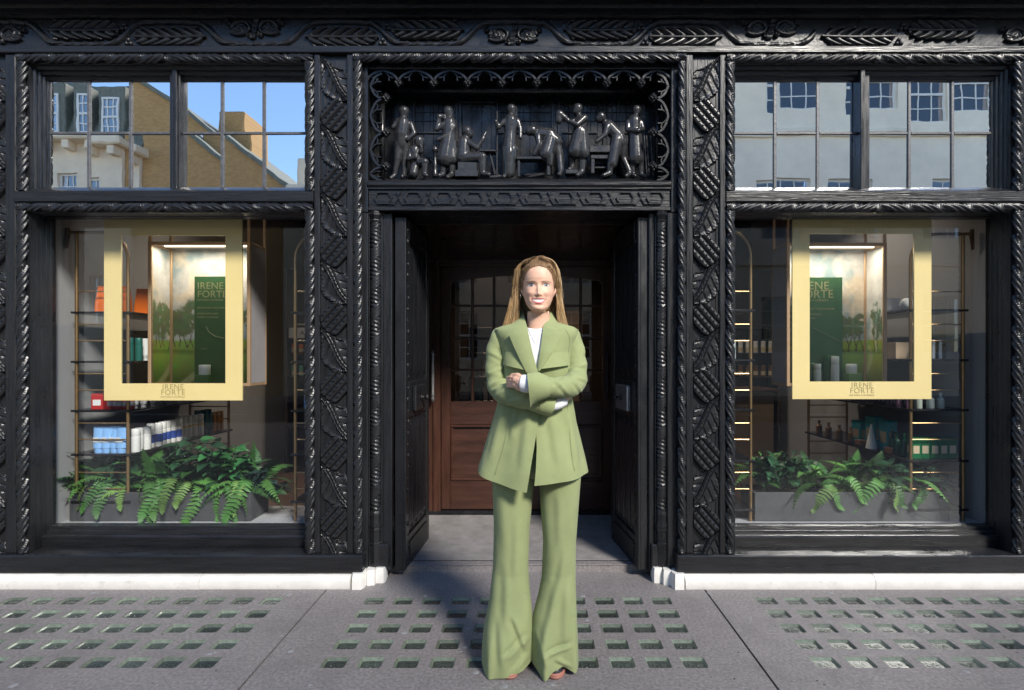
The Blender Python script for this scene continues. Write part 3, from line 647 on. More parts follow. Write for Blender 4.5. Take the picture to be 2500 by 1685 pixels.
FIG = [  # (base, [(x1,y1,r1,x2,y2,r2,d1,d2)...]) in zoom pixels
 (A, [(505,640,62,500,690,50,0,0),(495,700,30,490,760,34,0,0),(500,790,75,480,940,80,0,0),(480,960,75,470,1060,62,0,0),(430,760,34,370,850,26,0,-.01),(370,850,26,440,780,22,-.01,0),(590,800,36,640,930,28,0,-.01),(640,930,28,560,1010,24,-.01,-.02),(440,1060,54,420,1260,40,0,0),(420,1260,38,385,1450,28,0,0),(520,1060,52,510,1260,38,.01,.01),(510,1260,36,500,1450,28,.01,.01),(385,1455,26,345,1500,22,0,-.02),(500,1455,26,495,1490,22,0,-.03)]),
 (A, [(710,1070,56,705,1030,60,-.02,-.02),(650,1150,66,660,1300,76,-.01,0),(600,1160,30,575,1270,26,-.02,-.03),(575,1270,26,680,1260,22,-.03,-.05),(740,1180,28,745,1130,22,-.04,-.05),(660,1300,64,640,1450,52,0,-.03),(640,1460,46,560,1480,36,-.02,.02),(720,1310,48,790,1320,44,-.03,-.05),(790,1320,40,785,1470,30,-.05,-.05),(785,1475,26,815,1495,22,-.05,-.06)]),
 (A, [(1070,640,62,1080,690,54,0,0),(1080,710,36,1085,760,40,0,0),(1090,800,84,1080,950,84,0,0),(1080,950,86,1030,1240,108,0,0),(1110,960,60,1130,1250,66,0,0),(1030,820,36,930,890,28,-.02,-.03),(930,890,28,965,740,26,-.03,-.03),(965,735,34,1000,720,30,-.03,-.02),(1140,850,38,1090,960,30,-.02,-.03),(1090,960,30,950,1030,24,-.03,-.04),(1000,1260,44,1000,1440,32,0,0),(1120,1260,46,1110,1440,32,.01,.01),(990,1450,34,960,1470,26,0,-.02),(1100,1455,32,1070,1495,24,0,-.03)]),
 (A, [(1310,900,66,1325,930,58,0,0),(1310,960,34,1300,1010,42,0,0),(1270,1040,80,1260,1230,92,0,0),(1330,1050,38,1440,1130,32,-.02,-.03),(1440,1130,30,1520,1010,24,-.03,-.03),(1520,990,22,1555,925,10,-.03,-.03),(1290,1240,70,1510,1240,52,-.01,-.03),(1510,1250,50,1510,1440,36,-.03,-.03),(1510,1450,34,1590,1470,26,-.03,-.04)]),
 (A, [(1875,610,58,1880,650,48,0,0),(1850,600,40,1840,680,24,.01,.01),(1910,600,40,1930,680,24,.01,.01),(1880,690,28,1880,740,34,0,0),(1870,760,80,1860,900,72,0,0),(1860,900,70,1840,1150,84,0,0),(1835,1130,82,1812,1420,50,0,0),(1890,1130,64,1872,1430,46,0,0),(1850,1180,70,1835,1440,52,-.01,-.01),(1790,770,34,1710,860,26,-.01,-.02),(1710,860,24,1680,790,22,-.02,-.03),(1955,760,34,1990,880,28,0,-.01),(1990,880,26,1990,990,24,-.01,-.02),(1790,1460,26,1780,1490,20,-.01,-.03)]),
 (B_, [(260,900,58,225,910,52,-.02,-.02),(300,900,40,340,930,56,-.01,0),(360,930,78,480,950,86,0,0),(480,960,84,560,1030,78,0,0),(330,960,40,340,1080,30,-.02,-.03),(340,1080,30,280,1210,24,-.03,-.03),(480,1020,80,430,1200,84,-.01,-.02),(560,1060,62,600,1200,52,0,0),(600,1200,50,620,1400,38,0,-.01),(620,1420,34,600,1460,28,0,-.03),(470,1220,60,480,1320,40,-.02,-.02)]),
 (B_, [(840,600,58,825,640,52,0,0),(850,670,34,860,710,38,0,0),(880,760,76,870,900,76,0,0),(860,910,80,800,1160,86,-.01,-.01),(890,920,74,910,1180,78,-.01,-.01),(920,750,42,820,850,32,-.03,-.05),(820,850,30,690,790,24,-.05,-.05),(800,760,30,720,790,24,0,-.02),(760,1190,46,770,1350,34,.01,.02),(770,1360,32,730,1385,26,.01,-.01),(900,1220,48,895,1400,36,0,0),(890,1410,36,830,1470,26,0,-.03),(690,780,30,600,720,50,-.05,-.05),(600,720,46,590,800,40,-.05,-.05)]),
 (B_, [(1130,730,58,1110,750,50,-.02,-.02),(1170,770,36,1200,800,48,-.01,0),(1230,830,76,1340,950,80,0,0),(1210,850,42,1180,960,32,-.02,-.03),(1180,960,30,1070,1055,24,-.03,-.04),(1360,980,86,1380,1040,84,0,0),(1330,1020,74,1270,1320,60,-.01,-.02),(1250,1330,44,1240,1420,34,-.02,-.02),(1240,1440,34,1160,1480,24,-.02,-.04),(1410,1060,62,1420,1220,44,0,.01),(1420,1220,42,1500,1410,34,.01,0),(1500,1430,32,1450,1475,24,0,-.02)]),
 (B_, [(1590,620,54,1595,660,44,0,0),(1595,690,28,1590,730,34,0,0),(1560,770,82,1560,930,80,0,0),(1570,950,80,1580,1240,96,0,0),(1480,790,36,1465,890,30,-.01,-.02),(1465,890,28,1590,930,24,-.02,-.05),(1640,790,34,1660,880,28,-.01,-.02),(1660,880,26,1600,920,22,-.02,-.05),(1530,1270,36,1545,1440,26,0,0),(1640,1270,38,1650,1430,28,0,0),(1545,1450,24,1560,1480,20,0,-.03),(1650,1450,26,1690,1485,20,0,-.03)]),
]
for base, caps in FIG:
    mb = MB()
    for (x1, y1, r1, x2, y2, r2, d1, d2) in caps: capsule(mb, fpt(base, x1, y1, d1), fpt(base, x2, y2, d2), r1 * KF * 1.12, r2 * KF * 1.12)
    link('carved_figure', remesh(mb, 'carved_figure', BRONZE, .0042, 2), rel)
def rbox(base, x0, x1, y0, y1, d0, d1, name):
    p, q = fpt(base, x0, y1, d0), fpt(base, x1, y0, d1); MB().box(p[0], q[0], p[1], q[1], p[2], q[2], .003).build(name, BRONZE, rel)
rbox(A, 1195, 1440, 1300, 1415, -.03, .05, 'carved_crate'); rbox(A, 1165, 1455, 1417, 1500, -.05, .06, 'carved_step')
rbox(A, 1470, 1675, 1145, 1170, -.03, .04, 'carved_table_top')
for xa, xb in ((1600, 1665), (1690, 1700)):
    MB().tube([fpt(A, xa, 1170, 0), fpt(A, xb if xa == 1600 else xa, 1440, 0)], .0075 if xa == 1600 else .006, 6).build('carved_leg', BRONZE, rel)
MB().tube([fpt(A, 1690, 620, .02), fpt(A, 1690, 1450, .02)], .006, 6).build('carved_staff', BRONZE, rel)
MB().lathe([(.020, 0), (.014, .02), (.010, .06), (.013, .09), (.008, .10), (.008, .15), (.018, .155), (.02, .165), (.012, .175), (.014, .19)], 12, fpt(A, 905, 1480, -.01)).build('carved_vice', BRONZE, rel, True)
rbox(B_, 60, 400, 1240, 1275, -.04, .03, 'carved_bench_top'); rbox(B_, 70, 105, 1278, 1490, -.03, -.01, 'carved_leg'); rbox(B_, 445, 485, 1278, 1470, -.03, -.01, 'carved_leg')
rbox(B_, 985, 1260, 1090, 1180, -.03, .04, 'carved_crate'); rbox(B_, 1000, 1240, 1205, 1255, -.02, .04, 'carved_table_top'); rbox(B_, 1005, 1050, 1256, 1440, -.02, .01, 'carved_leg'); rbox(B_, 1050, 1230, 1340, 1365, 0, .02, 'carved_rail')
rbox(B_, 680, 840, 1390, 1445, -.02, .04, 'carved_step')
for xa in (1690, 1720, 1770): MB().tube([fpt(B_, xa, 940, .01), fpt(B_, xa + 40, 1450, .02)], .005, 6).build('carved_staff', BRONZE, rel)
for k in range(4): MB().tube([fpt(A, 1560 + 30 * k, 1500, -.03), fpt(A, 1720 + 12 * k, 1450 + 8 * k, -.01)], .004, 5).build('carved_offcut', BRONZE, rel)
for k in range(2): MB().tube([fpt(B_, 160 + 50 * k, 1460 + 25 * k, -.02), fpt(B_, 420, 1430 + 5 * k, .0)], .005, 5).build('carved_offcut', BRONZE, rel)

# --- door jambs and twisted colonnettes
def colonnette(x):
    y = 3.375; ns, nt = 420, 26; z = np.linspace(.411, 2.105, ns); th = np.linspace(0, 2 * pi, nt, endpoint=False); S, T = np.meshgrid(z, th, indexing='ij')
    f = (S / .175 - T / (2 * pi)) % 1
    r = .0285 + np.where(f < .46, .0045 * np.abs(np.sin(f / .46 * 4 * pi)) ** .6, .0048 * np.clip(np.sin(f / .54 * 5 * pi) * np.sin(T * 7 + S * 90) * 1.6, -.6, 1))
    Q = np.zeros((ns, nt, 3)); Q[..., 0] = x + r * np.cos(T); Q[..., 1] = y + r * np.sin(T); Q[..., 2] = S
    o = P(MB().grid(Q, closed_u=True), 'colonnette', CARVE, smooth=True)
    prof = [(.033, .06), (.036, .212), (.0385, .216), (.0385, .224), (.034, .228), (.035, .232), (.035, .29), (.0385, .295), (.0385, .305), (.036, .312), (.040, .318), (.040, .330), (.034, .345), (.033, .375), (.036, .385), (.036, .395), (.030, .41)]
    MB().lathe(prof, 8, (x, y, 0)).build('colonnette_base', BLK, o, 25)
    MB().lathe([(.030, 2.100), (.036, 2.108), (.037, 2.118), (.031, 2.124), (.034, 2.136), (.041, 2.148), (.041, 2.158), (.037, 2.162), (.037, 2.171)], 8, (x, y, 0)).build('colonnette_capital', BLK, o, 25)
colonnette(-.925); colonnette(.760)
mb = MB()
mb.box(-1.034, -.962, 3.337, 3.45, .079, 2.159, .004).box(-.986, -.872, 3.415, 3.46, .079, 2.16).box(-.888, -.833, 3.385, 3.75, .05, 2.171, .005).box(-.898, -.885, 3.372, 3.42, .08, 2.171, .003).box(-.964, -.955, 3.352, 3.42, .08, 2.171, .003)
mb.box(-1.034, -.90, 3.46, 4.70, 0, 2.35)
P(mb, 'door_jamb', BLKV)
mb = MB()
mb.box(.789, .887, 3.337, 3.45, .079, 2.159, .004).box(.710, .82, 3.415, 3.46, .079, 2.16).box(.690, .722, 3.385, 3.75, .05, 2.171, .005).box(.722, .733, 3.372, 3.42, .08, 2.171, .003).box(.784, .793, 3.352, 3.42, .08, 2.171, .003)
mb.box(.76, .887, 3.46, 4.70, 0, 2.35)
P(mb, 'door_jamb', BLKV)
for xa, xb in ((-1.0, -.845), (.698, .86)): P(MB().box(xa, xb, 3.352, 3.42, .0788, .215, .006), 'jamb_block', BLK)
# --- the two outer door leaves, folded back into the lobby
nx, nz = 70, 60; u = np.linspace(0, 1, nx); fold = .004 + .009 * np.abs(np.sin(u * pi * 4.0)) ** .7 + .003 * np.abs(np.sin(u * pi * 12))
def linenfold(h):
    H = np.tile(fold, (40, 1)); vv = np.linspace(0, 1, 40)[:, None]; cut = .05 * np.abs(np.sin(u * pi * 4))[None, :]
    H = np.where((vv > .02 + cut) & (vv < .98 - cut), H, .001); H[0] = H[-1] = 0; H[:, 0] = H[:, -1] = 0; return H
STUD = MB().ball((0, 0, 0), .011, 5, (1, .6, 1.2)).mesh('iron_stud', IRON, True)
def door(x0, x1, sgn):
    """leaf from (x0,3.40) back to (x1,3.99); sgn +1 when its face looks to +x."""
    ang = math.atan2(.59, x1 - x0); Lr = .59 / sin(ang)
    root = MB().box(0, Lr, 0, .052 * 1, .0, 2.10, .004)
    for (a, b, c, d) in ((.0, .075, 0, 2.10), (Lr - .075, Lr, 0, 2.10), (.075, Lr - .075, 0, .19), (.075, Lr - .075, .90, 1.12), (.075, Lr - .075, 1.98, 2.10)):
        root.box(a + .0005, b - .0005, -.014, .004, c + .0005, d - .0005, .004)
    o = root.build('door', BLKV, shop)
    o.location = (x0, 3.40, .048); o.rotation_euler = (0, 0, ang); o.scale = (1, sgn, 1)
    for (c, d) in ((.19, .90), (1.12, 1.98)):
        o2 = heightfield('linenfold', linenfold(d - c), Lr - .15, d - c, mats=BLKV)
        link('linenfold_panel', o2, o, (.075, -.0005, d))
    lk = MB().box(.14, .40, -.040, -.0145, .93, 1.09, .006).build('lock_case', STEEL if sgn < 0 else BLK, o)
    MB().lathe([(.02, 0), (.02, .006), (.008, .010), (.008, .03), (.022, .034), (.022, .044), (.006, .05)], 12).build('key_knob', IRON, lk, True).matrix_local = Matrix.Translation((.27, -.040, 1.01)) @ Matrix.Rotation(radians(90), 4, 'X')
    for k in range(30): link('iron_stud', STUD, o, (.055 + .008 * sin(k * 1.7), -.014, .06 + k * .068), None, [1 + .35 * sin(k * 2.3)] * 3)
    MB().box(.08, Lr - .08, -.022, -.0145, .04, .15, .004).build('kick_band', IRON, o)
    return o
dl = door(-.768, -.735, 1)
dr = door(.642, .563, -1)
# --- recessed lobby: ceiling, sides, inner glazed door
P(MB().extrude_x([(3.70, 2.215), (3.70, 2.197), (4.66, 2.085), (4.66, 2.30), (3.70, 2.30)], -.90, .76), 'lobby_ceiling', mat('dark_varnished_boards', (.040, .022, .014), rough=.22, var=.5, vscale=3, grain=(.5, 5, 5), bump=.15, bscale=20, rvar=.06))
P(MB().box(-.83, .69, 3.70, 3.722, 2.176, 2.1965, .003), 'door_track', STEEL)
P(MB().box(-.899, -.862, 3.75, 4.66, .046, 2.2), 'lobby_side', BLK); P(MB().box(.735, .759, 3.75, 4.66, .046, 2.2), 'lobby_side', BLK)
P(MB().box(-.90, .76, 3.50, 4.66, -.03, .040), 'threshold', PAVE)
P(MB().box(-.90, .76, 3.495, 3.56, .0405, .046, .002), 'step_edge', PAVE)
P(MB().box(-.86, .735, 4.585, 4.70, .0405, .075, .004), 'door_sill', BLK)
ID = 4.65
ind = P(MB().box(-.862, -.742, ID - .05, ID + .06, .04, 2.10, .006).box(.655, .76, ID - .05, ID + .06, .04, 2.10, .006).box(-.742, .655, ID - .05, ID + .06, 2.045, 2.10, .006).box(-.80, -.772, ID - .062, ID - .048, .04, 2.08, .005), 'inner_door', RED_WOOD)
P(MB().box(-.862, .76, ID - .065, ID - .02, 2.088, 2.12, .008), 'door_cornice', BLK)
# leaf: stiles, rails with an arched head
x0, x1 = -.740, .653; gx0, gx1 = X(1024, ID), X(1368, ID); gz = [Z(v, ID) for v in (912, 841, 769.6, 695, 634)]
MB().box(x0, gx0, ID - .02, ID + .025, .08, 2.043, .004).build('door_stile', RED_WOOD, ind); MB().box(gx1, x1, ID - .02, ID + .025, .08, 2.043, .004).build('door_stile', RED_WOOD, ind)
MB().box(gx0, gx1, ID - .02, ID + .025, .08, .31, .004).build('door_rail', WOOD_H, ind); MB().box(gx0, gx1, ID - .02, ID + .025, .765, gz[0], .004).build('door_rail', WOOD_H, ind)
arc = [(gx0, 2.043), (gx0, gz[4] - .06)] + [(gx0 + .05 * (1 - cos(a)), gz[4] - .06 + .05 * sin(a)) for a in np.linspace(.2, pi / 2, 5)]
arc += [(gx0 + .05 + (gx1 - gx0 - .1) * k / 10, gz[4] - .012 + .045 * sin(pi * k / 10)) for k in range(11)]
arc += [(gx1 - .05 * (1 - cos(a)), gz[4] - .06 + .05 * sin(a)) for a in np.linspace(pi / 2, .2, 5)] + [(gx1, gz[4] - .06), (gx1, 2.043)]
MB().prism(arc, ID - .02, ID + .025).build('door_head', WOOD_H, ind)
pm = MB().box(gx0 + .002, gx1 - .002, ID - .004, ID + .012, .31, .765)
for (a, b, c, d) in ((gx0, gx1, .31, .333), (gx0, gx1, .742, .765), (gx0, gx0 + .022, .333, .742), (gx1 - .022, gx1, .333, .742)): pm.box(a + .0005, b - .0005, ID - .028, ID - .003, c + .0005, d - .0005, .007)
pm.build('door_panel', WOOD_H, ind)
cw = (gx1 - gx0) / 7
for k in range(1, 7): MB().box(gx0 + cw * k - .011, gx0 + cw * k + .011, ID - .018, ID + .02, gz[0], gz[4] + .035, .006).build('glazing_bar', RED_WOOD, ind)
for k in range(7):
    a, b = gx0 + cw * k + .011, gx0 + cw * (k + 1) - .011
    if k == 0: a = gx0
    if k == 6: b = gx1
    for j in range(4):
        z0 = gz[j] + (.009 if j else 0); z1 = gz[j + 1] - .009 if j < 3 else gz[4] + .03
        if j: MB().box(a, b, ID - .017, ID + .019, gz[j] - .009, gz[j] + .009, .006).build('glazing_bar', WOOD_H, ind)
        MB().box(a, b, ID + .001, ID + .004, z0, z1).build('pane', PANE_IN, ind)
def pull(x, z0, z1):
    h = z1 - z0; y = ID - .11
    o = MB().lathe([(.003, 0), (.012, .02), (.017, .035), (.010, .05), (.016, .06), (.012, .075), (.0135, h * .5), (.012, h - .085), (.017, h - .07), (.010, h - .06), (.018, h - .045), (.014, h - .025), (.004, h)], 12, (x, y, z0)).build('pull_handle', STEEL if x < 0 else IRON, ind, True)
    for z in (z0 + .07, z1 - .08): MB().tube([(x, y, z), (x, ID - .05, z)], .008, 8).build('handle_bracket', IRON, o, True)
pull(X(983, 4.54), Z(915, 4.54), Z(795, 4.54)); pull(X(1380, 4.54), Z(910, 4.54), Z(795, 4.54))
# ribbed mat
mt = thing('door_mat', 'grey ribbed entrance mat on the floor of the recessed doorway', 'mat', (-.06, 4.07, .046), world=True)
MB().box(-.84, .715, 3.565, 4.58, .0405, .0465).build('backing', BLK, mt)
mb = MB()
for k in range(40): y = 3.570 + k * .0252; mb.box(-.838, .713, y, y + .015, .0464, .0520)
o = mb.build('rib', MATM, mt); tag(o, kind='stuff')
# ================================================================== rest of the building front, outside the frame
for a, b in ((-16, -3.26), (3.09, 14)): P(MB().box(a, b, 3.34, 3.9, .0, 3.3), 'side_wall', BLKV)
for a in (-16, 13.7): P(MB().box(a, a + .3, 3.9, 8.9, 0, 3.48), 'side_wall', WHITE_ST)
P(MB().box(-16, 14, 8.7, 9.0, 0, 3.48), 'rear_wall', WHITE_ST)
# ================================================================== shop interior
fl = MB().box(-3.2, 3.05, 3.53, 8.2, -.03, .03).build('shop_floor', SHOPFL); tag(fl, kind='structure')
for a, b in ((-3.00, -1.036), (.889, 2.90)):
    o = MB().box(a, b, 3.531, 4.02, .031, .268).build('display_platform', PLATF); tag(o, kind='structure')
wl_ = MB().box(-3.06, -2.985, 3.531, 8.2, .031, 3.3).build('wall_left', GREY_WALL); tag(wl_, kind='structure')
wr_ = MB().box(2.835, 2.91, 3.531, 8.2, .031, 3.3).build('wall_right', GREY_WALL); tag(wr_, kind='structure')
wb_ = MB().box(-3.06, 2.91, 7.4, 7.6, .031, 3.3).build('wall_back', DARK_WALL); tag(wb_, kind='structure')
o = MB().box(.05, .64, 7.30, 7.39, .2, 1.9).build('wall_panel', BEIGE); tag(o, kind='structure')
cl_ = MB().box(-3.06, 2.91, 3.531, 8.2, 3.035, 3.10).build('ceiling', CEIL); tag(cl_, kind='structure')
MB().box(-2.98, 2.83, 3.6, 7.3, 3.02, 3.034).build('ceiling_board', CEIL, cl_)
# ceiling spot lamps
SPOT_ME = MB().lathe([(.05, 0), (.05, .012), (.036, .014), (.034, .030)], 20).mesh('lamp_ring', BRASSD, True)
SPOT_F = MB().lathe([(.034, 0), (.034, .003)], 20).mesh('lamp_face', SPOTM, True)
SPOTS = [(-2.15, 4.6, 'ceiling spot lamp nearest the left display case'), (-1.45, 5.9, 'ceiling spot lamp seen deep inside behind the left window'), (-.6, 6.2, 'ceiling spot lamp behind the inner door, left of the woman'),
         (.45, 6.2, 'ceiling spot lamp behind the inner door, right of the woman'), (1.45, 5.6, 'ceiling spot lamp seen deep inside behind the right window'), (2.2, 4.6, 'ceiling spot lamp nearest the right display case')]
for x, y, lb in SPOTS:
    t = thing('ceiling_spot_lamp', lb, 'lamp', (x, y, 2.988), 'ceiling spot lamps')
    link('lamp_ring', SPOT_ME, t, (0, 0, 0)); link('lamp_face', SPOT_F, t, (0, 0, .006))
    ld = bpy.data.lights.new('spot_lamp_light', 'SPOT'); ld.energy = 34; ld.color = (1, .84, .66); ld.spot_size = radians(125); ld.spot_blend = .8; ld.shadow_soft_size = .04
    lo = bpy.data.objects.new('spot_lamp_light', ld); COL.objects.link(lo); lo.parent = t; lo.location = (0, 0, -.01)
# counter and stocked shelving at the back of the shop
def shelf_rack(x0, x1, y, label):
    t = thing('wall_rack', label, 'shelving', ((x0 + x1) / 2, y, .03), world=True)
    for xx_ in (x0, x1): MB().box(xx_ - .015, xx_ + .015, y, y + .28, .031, 2.3, .003).build('side_panel', DARK_WALL, t)
    MB().box(x0 + .016, x1 - .016, y + .265, y + .28, .031, 2.3).build('back_panel', DARK_WALL, t)
    for z in (.55, .83, 1.10, 1.36, 1.64): MB().box(x0 + .016, x1 - .016, y, y + .264, z - .02, z, .002).build('shelf', SHELF, t)
    return t
shelf_rack(-2.72, -1.55, 6.3, 'dark wall rack of small products at the back of the left window')
shelf_rack(-.72, .0, 6.3, 'dark wall rack of bottles seen through the inner door panes')
shelf_rack(1.5, 2.72, 6.3, 'dark wall rack of small products at the back of the right window')
sgn_ = thing('price_sign', 'pale hanging sign board above the rack behind the left window', 'sign', (-2.13, 6.28, 1.66), world=True)
MB().box(-2.68, -1.6, 6.285, 6.298, 1.52, 1.635, .002).build('board', PLATF, sgn_)
text_mesh('lettering', 'ALL A MEANS BEAUTIFUL', .075, BLK, sgn_, (-2.13, 6.2835, 1.577))
# ================================================================== the other side of the street (seen in the glass)
CREAM = mat('cream_render', (.84, .71, .54), rough=.8, var=.1, vscale=1.5)
WHITE_R = mat('pale_stone_facade', (.93, .83, .68), rough=.8, var=.08, vscale=1.2)
SLATE = mat('grey_green_slate', (.16, .17, .14), rough=.7, var=.25, vscale=8, bump=.4, bscale=15)
SASH = mat('white_sash_paint', (.75, .75, .73), rough=.5, var=.03)
def brick_mat():
    m = bpy.data.materials.new('stock_brick'); m.use_nodes = True; N = m.node_tree.nodes; L = m.node_tree.links; b = N['Principled BSDF']
    tc = N.new('ShaderNodeTexCoord'); mp = N.new('ShaderNodeMapping'); mp.inputs['Rotation'].default_value = (radians(90), 0, 0); br = N.new('ShaderNodeTexBrick')
    br.inputs['Color1'].default_value = (.46, .26, .09, 1); br.inputs['Color2'].default_value = (.56, .33, .13, 1); br.inputs['Mortar'].default_value = (.3, .27, .22, 1)
    br.inputs['Scale'].default_value = 4.5; br.inputs['Mortar Size'].default_value = .012
    L.new(tc.outputs['Object'], mp.inputs[0]); L.new(mp.outputs[0], br.inputs['Vector']); L.new(br.outputs['Color'], b.inputs['Base Color']); b.inputs['Roughness'].default_value = .9
    return m
BRICK = brick_mat()
def facade(t, x0, x1, z0, z1, y, rects, m, name='wall'):
    xs = sorted({x0, x1, *[r[0] for r in rects], *[r[1] for r in rects]}); zs = sorted({z0, z1, *[r[2] for r in rects], *[r[3] for r in rects]}); mb = MB()
    for a, b in zip(xs[:-1], xs[1:]):
        for c, d in zip(zs[:-1], zs[1:]):
            if not any(r[0] <= a and b <= r[1] and r[2] <= c and d <= r[3] for r in rects): mb.add([(a, y, c), (b, y, c), (b, y, d), (a, y, d)], [(0, 1, 2, 3)])
    for (a, b, c, d) in rects:
        mb.add([(a, y, c), (b, y, c), (b, y, d), (a, y, d), (a, y - .18, c), (b, y - .18, c), (b, y - .18, d), (a, y - .18, d)], [(0, 1, 5, 4), (1, 2, 6, 5), (2, 3, 7, 6), (3, 0, 4, 7)])
    mb.add([(x0, y, z0), (x0, y - 8, z0), (x0, y - 8, z1), (x0, y, z1)], [(0, 1, 2, 3)]).add([(x1, y, z0), (x1, y - 8, z0), (x1, y - 8, z1), (x1, y, z1)], [(0, 1, 2, 3)])
    mb.add([(x0, y, z1), (x1, y, z1), (x1, y - 8, z1), (x0, y - 8, z1)], [(0, 1, 2, 3)])
    mb.build(name, m, t)
    for (a, b, c, d) in rects: sash(t, a, b, c, d, y - .12)
def sash(t, a, b, c, d, y):
    f = MB(); w = .07
    f.box(a, a + w, y - .05, y, c, d).box(b - w, b, y - .05, y, c, d).box(a + w, b - w, y - .05, y, c, c + w).box(a + w, b - w, y - .05, y, d - w, d).box(a + w, b - w, y - .045, y + .005, (c + d) / 2 - .04, (c + d) / 2 + .04)
    for k in (1, 2): xk = a + (b - a) * k / 3; f.box(xk - .02, xk + .02, y - .04, y - .01, c + w, d - w)
    for k in (1, 3): zk = c + (d - c) * k / 4; f.box(a + w, b - w, y - .038, y - .012, zk - .02, zk + .02)
    o = f.build('window', SASH, t)
    MB().add([(a, y - .03, c), (b, y - .03, c), (b, y - .03, d), (a, y - .03, d)], [(0, 1, 2, 3)]).build('pane', PANE_OPP, o)
    MB().add([(a, y - .3, c), (b, y - .3, c), (b, y - .3, d), (a, y - .3, d)], [(0, 1, 2, 3)]).build('blind', DARK_WALL, o)
OY = -12.0
A_ = thing('cream_house', 'cream house with slate mansard and dormers reflected in the left upper window', 'house', (-19, OY, 0), world=True)
facade(A_, -26, -13.4, 0, 8.1, OY, [(x, x + 1.0, z, z + 1.7) for x in (-23.9, -21.9, -19.9, -18.0) for z in (5.6, 2.4)] + [(x, x + .62, z, z + 1.6) for x in (-15.95, -14.75) for z in (5.55, 2.4)], CREAM)
MB().box(-26.2, -13.2, OY - .3, OY + .45, 8.1, 8.38, .05).build('cornice', CREAM, A_)
for k in range(18): MB().box(-25.9 + k * .72, -25.65 + k * .72, OY, OY + .36, 7.82, 8.098, .02).build('bracket', CREAM, A_)
MB().extrude_x([(OY - .1, 8.38), (OY - 1.1, 10.7), (OY - 7, 10.9), (OY - 7, 8.38)], -26, -13.45).build('roof', SLATE, A_)
for x in (-23.6, -21.6, -19.6, -17.6, -15.62, -14.42):
    MB().box(x - .46, x + .46, OY - 1.4, OY - .12, 8.381, 10.25, .03).build('dormer', SLATE, A_); sash(A_, x - .3, x + .3, 8.55, 9.85, OY - .06)
B2 = thing('brick_gable', 'yellow brick gable wall sloping down against the sky in the left upper window', 'building', (-11, OY - 1, 0), world=True)
MB().prism([(-13.39, 0), (-13.39, 10.5), (-11.9, 9.6), (-10.1, 8.1), (-8.3, 6.75), (-8.3, 0)], OY - 8, OY - .15).build('wall', BRICK, B2)
MB().prism([(-13.39, 10.5), (-13.39, 10.65), (-11.9, 9.75), (-10.1, 8.25), (-8.2, 6.85), (-8.3, 6.75), (-10.1, 8.1), (-11.9, 9.6)], OY - 8, OY - .05).build('coping', SLATE, B2)
MB().box(-11.2, -10.4, OY - 3, OY - 1.5, 7.2, 9.9, .05).build('chimney', BRICK, B2)
C2 = thing('low_block', 'low pale block beneath open sky across the street', 'building', (-2, OY, 0), world=True)
facade(C2, -8.29, 3.6, 0, 6.6, OY, [(x, x + 1.1, z, z + 1.8) for x in (-7.3, -5.2, -3.1, -1.0, 1.1) for z in (1.2, 4.0)], CREAM)
MB().box(-8.29, 3.6, OY - .3, OY + .25, 6.6, 6.85, .04).build('parapet', CREAM, C2); MB().box(-8.15, -7.45, OY - 1, OY - .3, 6.851, 7.9, .04).build('chimney', CREAM, C2)
D2 = thing('white_stone_block', 'tall pale stone block with steel windows filling the right upper window reflection', 'building', (12, OY, 0), world=True)
facade(D2, 3.61, 26, 0, 12.0, OY, [(x, x + 1.35, z, z + 1.9) for x in (4.9, 7.6, 10.3, 13.0, 15.7, 18.4, 21.1) for z in (1.4, 5.2, 9.3)], WHITE_R)
for z in (4.3, 8.5): MB().box(3.61, 26, OY, OY + .12, z, z + .14, .02).build('string_course', WHITE_R, D2)
# ================================================================== brass shelf units
def shelf_unit(label, xo, xi, y0, y1, zs, ztop, floor):
    t = thing('shelf_unit', label, 'shelf', ((xo + xi) / 2, (y0 + y1) / 2, floor), world=True); s = 1 if xi > xo else -1
    for y in (y0, y1):
        R = .17; z1 = ztop - R
        MB().tube([(xi, y, floor), (xi, y, z1)] + [(xi - s * R * (1 - cos(a)), y, z1 + R * sin(a)) for a in np.linspace(.15, pi / 2, 8)] + [(xo - s * .05, y, ztop)], .0105, 10).build('upright', BRASS, t, 40)
        MB().tube([(xo, y, floor), (xo, y, ztop)], .0105, 10).build('upright', BRASS, t, 40)
        MB().prism([(xo - s * .05, ztop - .012), (xo - s * .052, ztop + .03), (xo - s * .064, ztop + .03), (xo - s * .064, ztop - .10)], y - .012, y + .012).build('wall_bracket', BRASSD, t)
        z = floor + .10
        while z < ztop - .35:
            if min(abs(z - q) for q in zs) > .03: MB().tube([(xo, y, z), (xi, y, z)], .0045, 8).build('rung', BRASS, t, 40)
            z += .105
    for z in zs: MB().box(min(xo, xi) - .025, max(xo, xi) + .025, y0 - .02, y1 + .02, z - .014, z, .003).build('shelf', SHELF, t)
    return t
LZ = [1.605, 1.291, .979, .70, .40]; RZ = [1.619, 1.302, .984, .661, .35]
shelf_unit('brass ladder shelf unit along the grey wall at far left of left window', -2.91, -2.582, 3.65, 4.86, LZ, 2.11, .2685)
shelf_unit('brass ladder shelf unit at the right edge of left window beside carved post', -1.10, -1.513, 3.65, 4.60, LZ, 2.11, .2685)
shelf_unit('brass ladder shelf unit at the left edge of right window beside carved post', .95, 1.392, 3.65, 4.60, RZ, 2.13, .2685)
shelf_unit('brass ladder shelf unit along the grey wall at far right of right window', 2.748, 2.414, 3.65, 5.0, RZ, 2.10, .2685)
